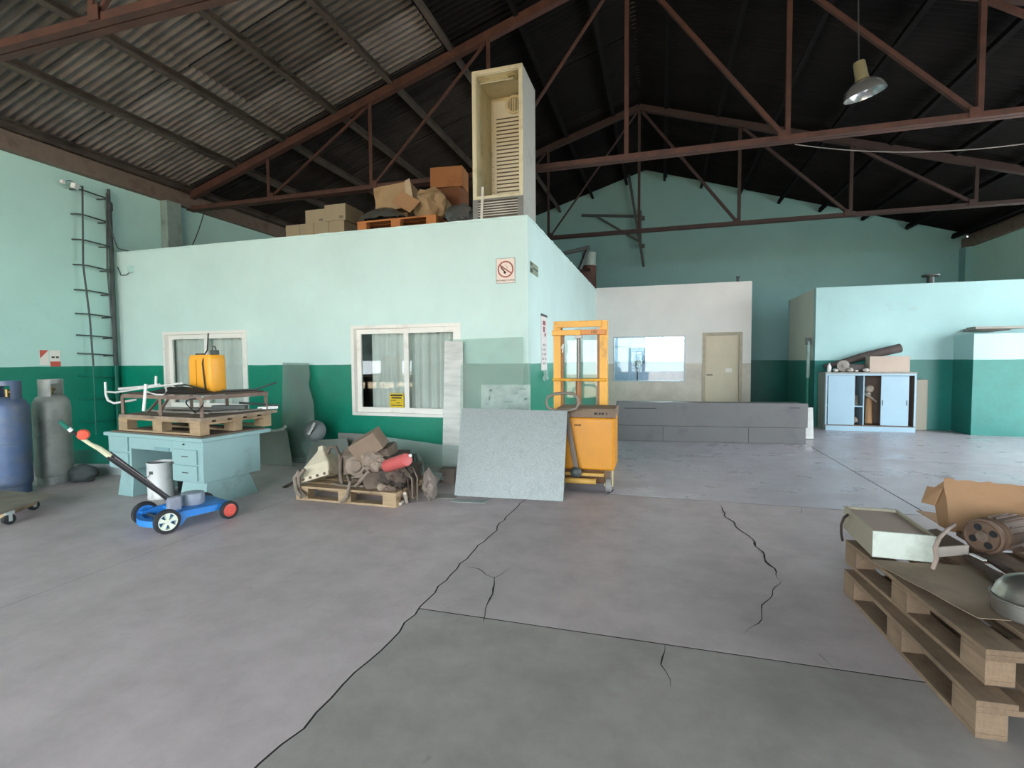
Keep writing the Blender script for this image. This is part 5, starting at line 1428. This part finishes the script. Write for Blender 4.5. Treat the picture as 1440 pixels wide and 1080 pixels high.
text('100', 'plate_lettering', .05, M_INK, st, ((mx0 + .331 + mx1) / 2, my - .0462, mz - .135), (PI / 2, 0, 0))
cx = (mx0 + mx1) / 2 - .02
MB().cyl((cx, my + .04, .1), (cx, my + .04, 1.15), .036).build('lift_cylinder', mat('rusty_orange_cylinder', '9a6a45', .5, .2, .15), st, smooth=40)
MB().cyl((cx, my + .04, 1.15), (cx, my + .04, mz - .17), .024).box(cx - .04, my - .02, mz - .2, cx + .04, my + .08, mz - .1).build('piston_rod', mat('grey_piston', '6f6a64', .35, .5), st, smooth=40)
MB().cyl((mx0 - .005, my - .02, 1.17), (mx1 + .005, my - .02, 1.17), .016).build('cross_rod', M_YEL2, st, smooth=40)
MB().box(mx0 + .12, my + .13, .95, mx1 - .12, my + .134, mz - .22).build('clear_guard', G_SHEET, st)
MB().box(mx0, by1 + .001, .04, mx1, my - .001, .26).build('mast_foot', M_RUSTY, st, bevel=.006)
for x in (mx0 + .02, mx1 - .17):
    MB().box(x, my + .13, .05, x + .15, my + 1.1, .105).build('fork', M_YEL2, st, bevel=.006)
    MB().cyl((x + .04, my + 1.0, .04), (x + .11, my + 1.0, .04), .038).build('load_wheel', M_TYRE, st, smooth=40)
MB().tube([(-1.12, 5.84, 1.538), (-1.095, 5.84, 1.587), (-1.104, 5.84, 1.488)], .008, 6).build('white_tag', M_WHITEPL, st)

# ---------------------------------------------------------------- long grey metal cabinets lying in front of the white room
M_PANEL = mat('grey_blue_enamel_panel', '686767', .5, .1, .05, 2, dirt='59595c', dirt_amt=.25)
lp = thing('grey_panel_unit', 'long low grey metal panel unit on its side in front of the white room', 'panel unit', (-.72, 8.83, 0), .105)
PL_, PHt = 3.03, .67
MB().box(0, .02, 0, PL_ - .02, .42, PHt - .01).build('carcass', M_PANEL, lp, local=True)
MB().box(0, 0, .275, PL_, .019, PHt).build('upper_panel', M_PANEL, lp, local=True, bevel=.003)
for x0, x1 in ((0, .765), (.771, 2.13), (2.136, PL_ - .05)):
    MB().box(x0, .004, .012, x1, .019, .269).build('lower_panel', M_PANEL, lp, local=True, bevel=.003)
M_SLIT = mat('dark_slit', '3d4046', .7)
MB().box(.13, -.002, PHt - .11, .66, -.0005, PHt - .095).build('handle_slit', M_SLIT, lp, local=True)
MB().box(PL_ - .28, -.002, PHt - .08, PL_ - .12, -.0005, PHt - .065).build('handle_slit', M_SLIT, lp, local=True)
one(MB().obox((2.46, 9.8, .28), (.16, .03, .54), (-.10, 0, .1)), 'white_board', 'narrow white board standing at the right end of the long grey panel unit', 'board', mat('off_white_board', 'c9cac6', .6), (2.46, 9.8, 0), bevel=.003)

# ---------------------------------------------------------------- store front: cabinet, boxes, board, pole
M_CABF = mat('pale_blue_cabinet', '97b3c2', .45, 0, .04, 2)
M_CABS = mat('grey_cabinet_side', '868b84', .6, 0, .06, 3)
cb = thing('sliding_cabinet', 'low pale blue cabinet with two half open sliding doors against the store front', 'cabinet', (3.05, 11.12, 0))
cx0, cx1, cy0, cy1, cz = 3.08, 4.57, 11.12, 11.56, 1.10
MB().box(cx0, cy0, .001, cx0 + .03, cy1, cz).box(cx1 - .03, cy0, .001, cx1, cy1, cz).box(cx0 + .03, cy1 - .02, .001, cx1 - .03, cy1, cz).box(cx0 + .03, cy0 + .02, .09, cx1 - .03, cy1 - .02, .11).build('carcass', mat('brown_cabinet_inside', '6f5d52', .8, 0, .1, 4), cb)
MB().box(cx0 - .012, cy0 + .01, 0, cx0 - .0005, cy1, cz).build('grey_side', M_CABS, cb)
MB().box(cx0 - .01, cy0 - .01, cz + .0005, cx1 + .01, cy1, cz + .03).build('top', mat('grey_cabinet_top', '8f8c86', .6), cb, bevel=.003)
MB().box(cx0, cy0 - .012, .11, cx0 + .03, cy0 - .001, cz).box(cx1 - .03, cy0 - .012, .11, cx1, cy0 - .001, cz).box(cx0 + .03, cy0 - .012, cz - .035, cx1 - .03, cy0 - .001, cz).build('front_frame', M_CABF, cb)
MB().box(cx0 + .01, cy0 - .02, 0, cx1, cy0 - .001, .095).build('plinth', M_CABF, cb, bevel=.003)
for x0, x1, yy in ((cx0 + .05, cx0 + .50, cy0 + .005), (cx0 + .94, cx0 + 1.39, cy0 + .025)):
    d_ = MB().box(x0, yy, .115, x1, yy + .012, cz - .04).build('door', M_CABF, cb, bevel=.002)
    if x0 > cx0 + .5:
        MB().box(x0 + .02, yy - .004, .50, x0 + .035, yy - .0005, .60).box(x1 - .04, yy - .004, .50, x1 - .025, yy - .0005, .60).build('finger_pull', M_DSTEEL, d_)
MB().box(cx0 + .655, cy0 + .05, .111, cx0 + .675, cy1 - .03, cz - .01).box(cx0 + .03, cy0 + .05, .46, cx0 + .654, cy1 - .03, .48).build('shelf', M_CABF, cb)
M_CLUT = mat('dusty_clutter', '948779', .85, 0, .2, 6)
one(MB().cyl((cx0 + .58, 11.35, .481), (cx0 + .58, 11.35, .62), .055).blob((cx0 + .58, 11.35, .64), (.05, .05, .05), rough=.1), 'dusty_jar', 'dusty jar on the shelf inside the open cabinet gap', 'jar', M_CLUT, (cx0 + .58, 11.35, .481), smooth=40)
one(MB().blob((cx0 + .55, 11.3, .195), (.07, .1, .07), rough=.3, seed=91), 'cloth_lump', 'pale cloth lump in the bottom of the left cabinet bay', 'cloth', M_CLUT, (cx0 + .57, 11.3, .111), smooth=40)
one(MB().cyl((cx0 + .79, 11.28, .128), (cx0 + .83, 11.40, .62), .06, n=16), 'card_tube', 'brown cardboard tube leaning inside the right cabinet bay', 'tube', M_CARD, (cx0 + .78, 11.28, .111), smooth=40)
t = thing('angle_grinder', 'dusty grinder and rods heaped on the tube inside the cabinet', 'tool', (cx0 + .78, 11.3, .7))
MB().blob((cx0 + .80, 11.3, .80), (.085, .07, .07), (0, .3, 0), .2, 92, 3).build('head', M_CLUT, t, smooth=40)
MB().tube([(cx0 + .72, 11.28, .70), (cx0 + .82, 11.27, .64), (cx0 + .92, 11.3, .56)], .02, 8).blob((cx0 + .77, 11.3, .71), (.06, .08, .05), rough=.3, seed=93).build('handle', M_CLUT, t, smooth=50)
# on top
TP = cz + .031
one(MB().box(3.82, 11.14, TP, 4.47, 11.37, TP + .30), 'flat_box', 'pale cardboard box on top of the sliding cabinet', 'box', mat('pinkish_carton', 'b3a294', .8, 0, .05, 3), (4.1, 11.3, TP), bevel=.005)
q = [(3.15, 11.47, TP + .13), (4.44, 11.48, TP + .52)]
def roll(u, v):
    p = V(q[0]).lerp(V(q[1]), u)
    w_ = .06 + .06 * u
    return (p.x, p.y + .12 * (v - .5) * (1 + .2 * math.sin(u * 7)), p.z - w_ * abs(v - .5) + .012 * math.sin(u * 15 + v * 6))
one(MB().cloth(roll, 20, 6, .02).tube([V(q[0]) - V((0, 0, .04)), V(q[0]).lerp(V(q[1]), .5) - V((0, .03, .03)), V(q[1]) - V((0, 0, .06))], [.04, .075, .085], 10), 'tarp_roll', 'long dark rolled tarp resting across the pale box on the cabinet', 'tarp', mat('dark_brown_tarp', '544a47', .85, 0, .15, 5), q[0], smooth=60)
one(MB().obox((3.62, 11.25, TP + .08), (.30, .14, .15), (0, 0, .1)), 'dark_bag', 'dark bag under the tarp roll left of the pale box on the cabinet', 'bag', mat('dark_bag_cloth', '4c4544', .9, 0, .15, 5), (3.62, 11.25, TP), bevel=.04)
t = thing('plastic_bottle', 'small white bottle at the left end of the cabinet top', 'bottle', (3.16, 11.2, TP))
MB().lathe([(.001, 0), (.035, 0), (.037, .01), (.037, .11), (.02, .14), (.013, .15), (.013, .165), (.001, .165)], 16).build('bottle', M_WHITEPL, t, local=True, smooth=50)
MB().cyl((0, 0, .165), (0, 0, .19), .015).build('cap', M_DSTEEL, t, local=True)
one(MB().lathe([(.001, 0), (.11, 0), (.115, .01), (.11, .02), (.03, .03), (.03, .05), (.001, .05)], 24, Matrix.Translation((3.40, 11.2, TP + .115)) @ Matrix.Rotation(PI / 2 - .15, 4, 'X')), 'grey_disc', 'round grey disc standing on the cabinet top right of the white bottle', 'disc', mat('dull_grey_disc', '8c857e', .7), (3.4, 11.2, TP), smooth=40)
for k, (x, s_, lab) in enumerate(((3.25, .045, 'small pale lump between the white bottle and the grey disc on the cabinet'), (3.50, .055, 'small pale lump just right of the grey disc on the cabinet'), (3.60, .03, 'low whitish scrap second right of the grey disc on the cabinet'), (3.76, .05, 'small whitish block left of the pale box on the cabinet'))):
    one(MB().blob((x, 11.14, TP + s_ * .8), (s_ * 1.1, s_, s_ * .8), rough=.2, seed=100 + k), 'small_part', lab, 'part', mat('pale_grey_part', 'b4aea6', .7) if k == 0 else bpy.data.materials['pale_grey_part'], (x, 11.14, TP), 'small parts on the cabinet', smooth=30)
one(MB().box(4.60, 11.50, 0, 4.92, 11.53, .98), 'beige_board', 'plain beige board standing on the floor right of the sliding cabinet', 'board', mat('beige_grey_board', 'a59f90', .7, 0, .04, 2), (4.76, 11.5, 0), bevel=.012)
t = thing('downpipe', 'thin grey pipe standing at the near left corner of the store', 'pipe', (2.93, 11.7, 0))
MB().cyl((2.93, 11.75, 0), (2.93, 11.75, 1.0), .03).build('lower_pipe', M_GREEN, t, smooth=40)
MB().cyl((2.93, 11.75, 1.0), (2.93, 11.75, 1.75), .034).build('upper_pipe', mat('pale_pipe', '8fa8a2', .5), t, smooth=40)
MB().box(2.88, 11.72, 1.68, 2.98, 11.79, 1.83).build('junction_box', M_DSTEEL, t, bevel=.008)
one(MB().box(5.34, 10.9, 1.90, 6.1, 11.2, 1.94).box(5.5, 11.2, 1.88, 6.0, 11.62, 1.93), 'lintel_slab', 'thin grey slab edge above the partition beside the store', 'slab', M_CONC, (5.7, 11.2, 1.9))

# ---------------------------------------------------------------- pallet stack, right foreground
M_WOOD2 = mat('dusty_old_pallet_wood', '87705a', 0.85, 0, 0.15, 5, dirt='5f4e3e', dirt_amt=0.5, stretch=(14, 1.5, 14), bump=0.15, rnd=0.2)
pallet('lower weathered pallet of the stack in the right foreground', 1.12, 2.2, 0, .05, 1.2, 1.0, M_WOOD2, 'pallets stacked at the right')
pallet('upper weathered pallet of the stack in the right foreground, loaded with parts', 1.2, 2.31, .1435, .085, 1.2, 1.0, M_WOOD2, 'pallets stacked at the right')
S0 = .2870
cs = thing('cardboard_sheet', 'dusty brown cardboard sheet covering the upper pallet at right', 'cardboard', (1.5, 2.7, S0))
def csf(u, v):
    a, b = V((1.099, 3.144, 0.288)), V((1.292, 2.549, 0.288))
    p = a.lerp(b, u) + V((.55 * v, .05 * v, 0))
    return (p.x, p.y, S0 + .004 + .006 * (1 + noise.noise(V((u * 4, v * 4, 7)))))
MB().cloth(csf, 10, 8, .004).build('sheet', mat('dusty_brown_card', '85735f', .9, 0, .12, 3, dirt='6b5b4c', dirt_amt=.4), cs, smooth=60)
# white box with recessed lid
wb = thing('metal_tray_box', 'dirty white metal box with a recessed beige lid on the left of the pallet stack', 'box', (1.3, 3.45, S0))
q = Matrix.Translation((1.275, 3.19, S0 + .014)) @ Matrix.Rotation(-.03, 4, 'Z')
bw, bl, bh = .29, .50, .145
MB().box(-bw / 2, 0, 0, -bw / 2 + .012, bl, bh, q).box(bw / 2 - .012, 0, 0, bw / 2, bl, bh, q).box(-bw / 2 + .012, bl - .012, 0, bw / 2 - .012, bl, bh, q).box(-bw / 2 + .012, .012, 0, bw / 2 - .012, bl - .012, bh - .02, q).build('body', mat('beige_grey_metal', 'a49c88', .6, .05, .06, 4, dirt='8a8172', dirt_amt=.3), wb)
MB().box(-bw / 2, -.004, 0, bw / 2, .0115, bh, q).build('front_panel', mat('chalky_white_panel', 'c9d0c6', .7, 0, .08, 6, dirt='8f9488', dirt_amt=.45), wb, bevel=.003)
MB().box(-bw / 2 + .015, .016, bh - .0195, bw / 2 - .015, bl - .016, bh - .015, q).build('lid', mat('dusty_pinkish_lid', 'a59387', .8, 0, .06, 3), wb)
one(MB().tube([(1.129, 3.579, 0.42), (1.088, 3.509, 0.42), (1.089, 3.558, 0.36), (1.116, 3.643, 0.28), (1.158, 3.751, 0.2)], .008, 6), 'loose_strap', 'loose dark strap hanging behind the far left of the white box', 'strap', M_DARKP, (1.129, 3.579, 0.42), smooth=60)
t = thing('white_block', 'low brown topped block with a white front beside the dirty white box', 'block', (1.607, 3.438, 0.29))
a, b = V((1.469, 3.308, 0.288)), V((1.673, 3.406, 0.288))
ff = MB().quad(a, b, b + V((0, 0, .055)), a + V((0, 0, .055)), -.012).build('white_front', mat('pinkish_white_front', 'c3b8ad', .7), t)
MB().quad(a + V((.005, .02, .05)), b + V((-.005, .02, .05)), b + V((-.02, .30, .05)), a + V((.02, .30, .05)), -.045).build('brown_body', mat('dusty_brown_body', '75665b', .8, 0, .1, 4), t)
one(MB().tube([(1.379, 3.085, 0.36), (1.365, 3.071, 0.42), (1.394, 3.103, 0.46), (1.523, 3.306, 0.45), (1.623, 3.452, 0.44)], .011, 6).tube([(1.379, 3.085, 0.36), (1.368, 3.091, 0.3)], .011, 6), 'webbing_strap', 'pinkish webbing strap looping over the right edge of the dirty white box', 'strap', mat('pinkish_webbing', '96857a', .85), (1.379, 3.085, 0.36), smooth=60)
# electric motor with pulley
M_MOTB = mat('brown_dusty_motor', '6b5444', .75, .1, .2, 6, dirt='4a3a30', dirt_amt=.4)
mt = thing('electric_motor', 'brown electric motor with a holed pulley wheel on the pallet stack', 'motor', (1.75, 3.25, S0))
pc_ = V((1.778, 3.458, 0.39))
pax = V((-.80, -.60, 0)).normalized()
q = MB().frame(pc_ - pax * .035, pc_ + pax * .035)[0] @ Matrix.Scale(.78, 4)
MB().lathe([(.03, 0), (.115, 0), (.125, .012), (.112, .03), (.112, .05), (.125, .065), (.125, .09), (.11, .098), (.10, .085), (.03, .085), (.03, 0)], 30, q).build('pulley', M_MOTB, mt, smooth=40)
for i in range(4):
    a = i * PI / 2 + .5
    MB().cyl(tuple(q @ V((.068 * math.cos(a), .068 * math.sin(a), .0835))), tuple(q @ V((.068 * math.cos(a), .068 * math.sin(a), .0865))), .02, n=12).build('pulley_hole', M_BLACK, mt)
MB().cyl(tuple(pc_ - pax * .06), tuple(pc_ + pax * .045), .03, n=16).build('shaft', M_DIRT, mt, smooth=40)
MB().cyl(tuple(pc_ - pax * .06), tuple(pc_ - pax * .3), .085, n=28).build('motor_body', M_MOTB, mt, smooth=40, bevel=.01)
for i in range(14):
    a = i * 2 * PI / 14
    q2 = MB().frame(pc_ - pax * .28, pc_ - pax * .08)[0]
    MB().box(-.004, .08, 0, .004, .096, .2, q2 @ Matrix.Rotation(a, 4, 'Z')).build('cooling_fin', M_MOTB, mt)
MB().box(pc_.x + .0, pc_.y + .08, S0 + .001, pc_.x + .22, pc_.y + .3, S0 + .03).build('foot', M_MOTB, mt)
# torn carton behind
tc = thing('torn_carton', 'large torn brown carton at the right edge behind the electric motor', 'box', (2.0, 3.75, S0))
M_TC = mat('tan_torn_carton', 'a5805f', .85, 0, .08, 3, dirt='8f6846', dirt_amt=.35, bump=.06)
c0, c1 = V((1.765, 3.742, 0.288)) + V((.02, .1, 0)), V((2.167, 3.608, 0.288)) + V((.02, .1, 0))
def cf(u, v):
    p = c0.lerp(c1, u)
    lip = .015 * noise.noise(V((u * 9, 1, 4)))
    return (p.x - .02 * v, p.y + .05 * v + .025 * noise.noise(V((u * 3, v * 3, 1))), p.z + (.33 + lip) * v)
MB().cloth(cf, 18, 8, .006).build('front_side', M_TC, tc, smooth=60)
def cf2(u, v):
    p = c0 + V((-.01 * u, .12 * u, 0))
    return (p.x - .02 * v * u, p.y + .05 * v, p.z + (.33 - .10 * u) * v)
MB().cloth(cf2, 8, 8, .006).build('left_side', M_TC, tc, smooth=60)
MB().quad(c0 + V((0, .02, .001)), c1 + V((0, .02, .001)), c1 + V((0, .45, .001)), c0 + V((0, .45, .001)), .005).build('bottom', M_TC, tc)
MB().quad(c0 + V((-.02, .06, .26)), c0 + V((-.04, .20, .24)), c0 + V((-.08, .18, .13)), c0 + V((-.05, .08, .14)), .006).build('torn_flap', M_TC, tc)
one(MB().blob((2.10, 3.42, S0 + .135), (.11, .1, .125), (0, 0, 0), .2, 111, 3), 'dark_casting', 'dark round casting in front of the torn carton at the right edge', 'casting', M_DSTEEL, (2.10, 3.42, S0), smooth=40)
gb = thing('metal_gearbox', 'dull greenish brown metal gearbox right of the electric motor', 'gearbox', (2.05, 3.0, S0))
MB().box(1.90, 2.95, S0 + .03, 2.20, 3.22, S0 + .16).build('case', mat('greenish_brown_case', '7d6f55', .6, .2, .12, 5), gb, bevel=.02)
MB().box(1.88, 2.92, S0 + .001, 2.22, 3.25, S0 + .029).build('base_flange', M_MOTB, gb, bevel=.004)
MB().cyl((2.05, 2.949, S0 + .1), (2.05, 2.93, S0 + .1), .04, n=18).build('port', M_BLACK, gb)
# slats and pot lid
M_SLAT = mat('dark_brown_slat', '4d3d33', .8, .1, .15, 6)
for k, (pa, pb, lab) in enumerate((((1.628, 3.315, 0.31), (1.573, 2.729, 0.31), 'dark flat bar lying diagonally behind the chrome pot, the nearer of two'), ((1.712, 3.38, 0.31), (1.7, 2.908, 0.31), 'dark flat bar lying diagonally behind the chrome pot, the farther of two'))):
    one(MB().bar(pa, pb, .045, .016), 'iron_bar', lab, 'bar', M_SLAT, pa, 'dark bars on the pallet stack', bevel=.003)
one(MB().bar((1.622, 3.278, 0.335), (1.639, 3.192, 0.335), .02, .008), 'white_tag', 'tiny white tag lying on the dark flat bars', 'tag', M_WHITEPL, (1.621, 3.237, 0.335))
pot = thing('pressure_pot', 'shiny chrome domed pot on the near right of the pallet stack', 'pot', (1.52, 2.62, S0 + .012))
M_CHROME = mat('polished_steel', 'b5b2ac', .30, .9, .04, 5)
MB().lathe([(.001, 0), (.125, 0), (.132, .008), (.132, .066), (.137, .07), (.137, .08), (.128, .088), (.120, .116), (.095, .15), (.055, .17), (.03, .176), (.03, .19), (.001, .192)], 40, Matrix.Translation((1.52, 2.62, S0 + .013))).build('body', M_CHROME, pot, smooth=40)
MB().lathe([(.137, .068), (.142, .072), (.142, .079), (.137, .083)], 40, Matrix.Translation((1.52, 2.62, S0 + .013))).build('rim', M_CHROME, pot, smooth=50)
MB().cyl((1.52, 2.60, S0 + .19), (1.52, 2.60, S0 + .208), .018, n=16).build('dark_vent', M_BLACK, pot)

# nothing heaped on a pallet sinks into its deck
for root, z in ((en, .1435), (bpy.data.objects['gearbox_cover'], .1435)):
    for ch in root.children:
        nm = ch.name.split('.')[0]
        if nm == 'strap':
            continue
        dz = z - root.location.z
        for v in ch.data.vertices:
            if v.co.z < dz and (nm != 'hose' or v.co.y + root.location.y > 4.238):
                v.co.z = dz + .0005 * random.random()
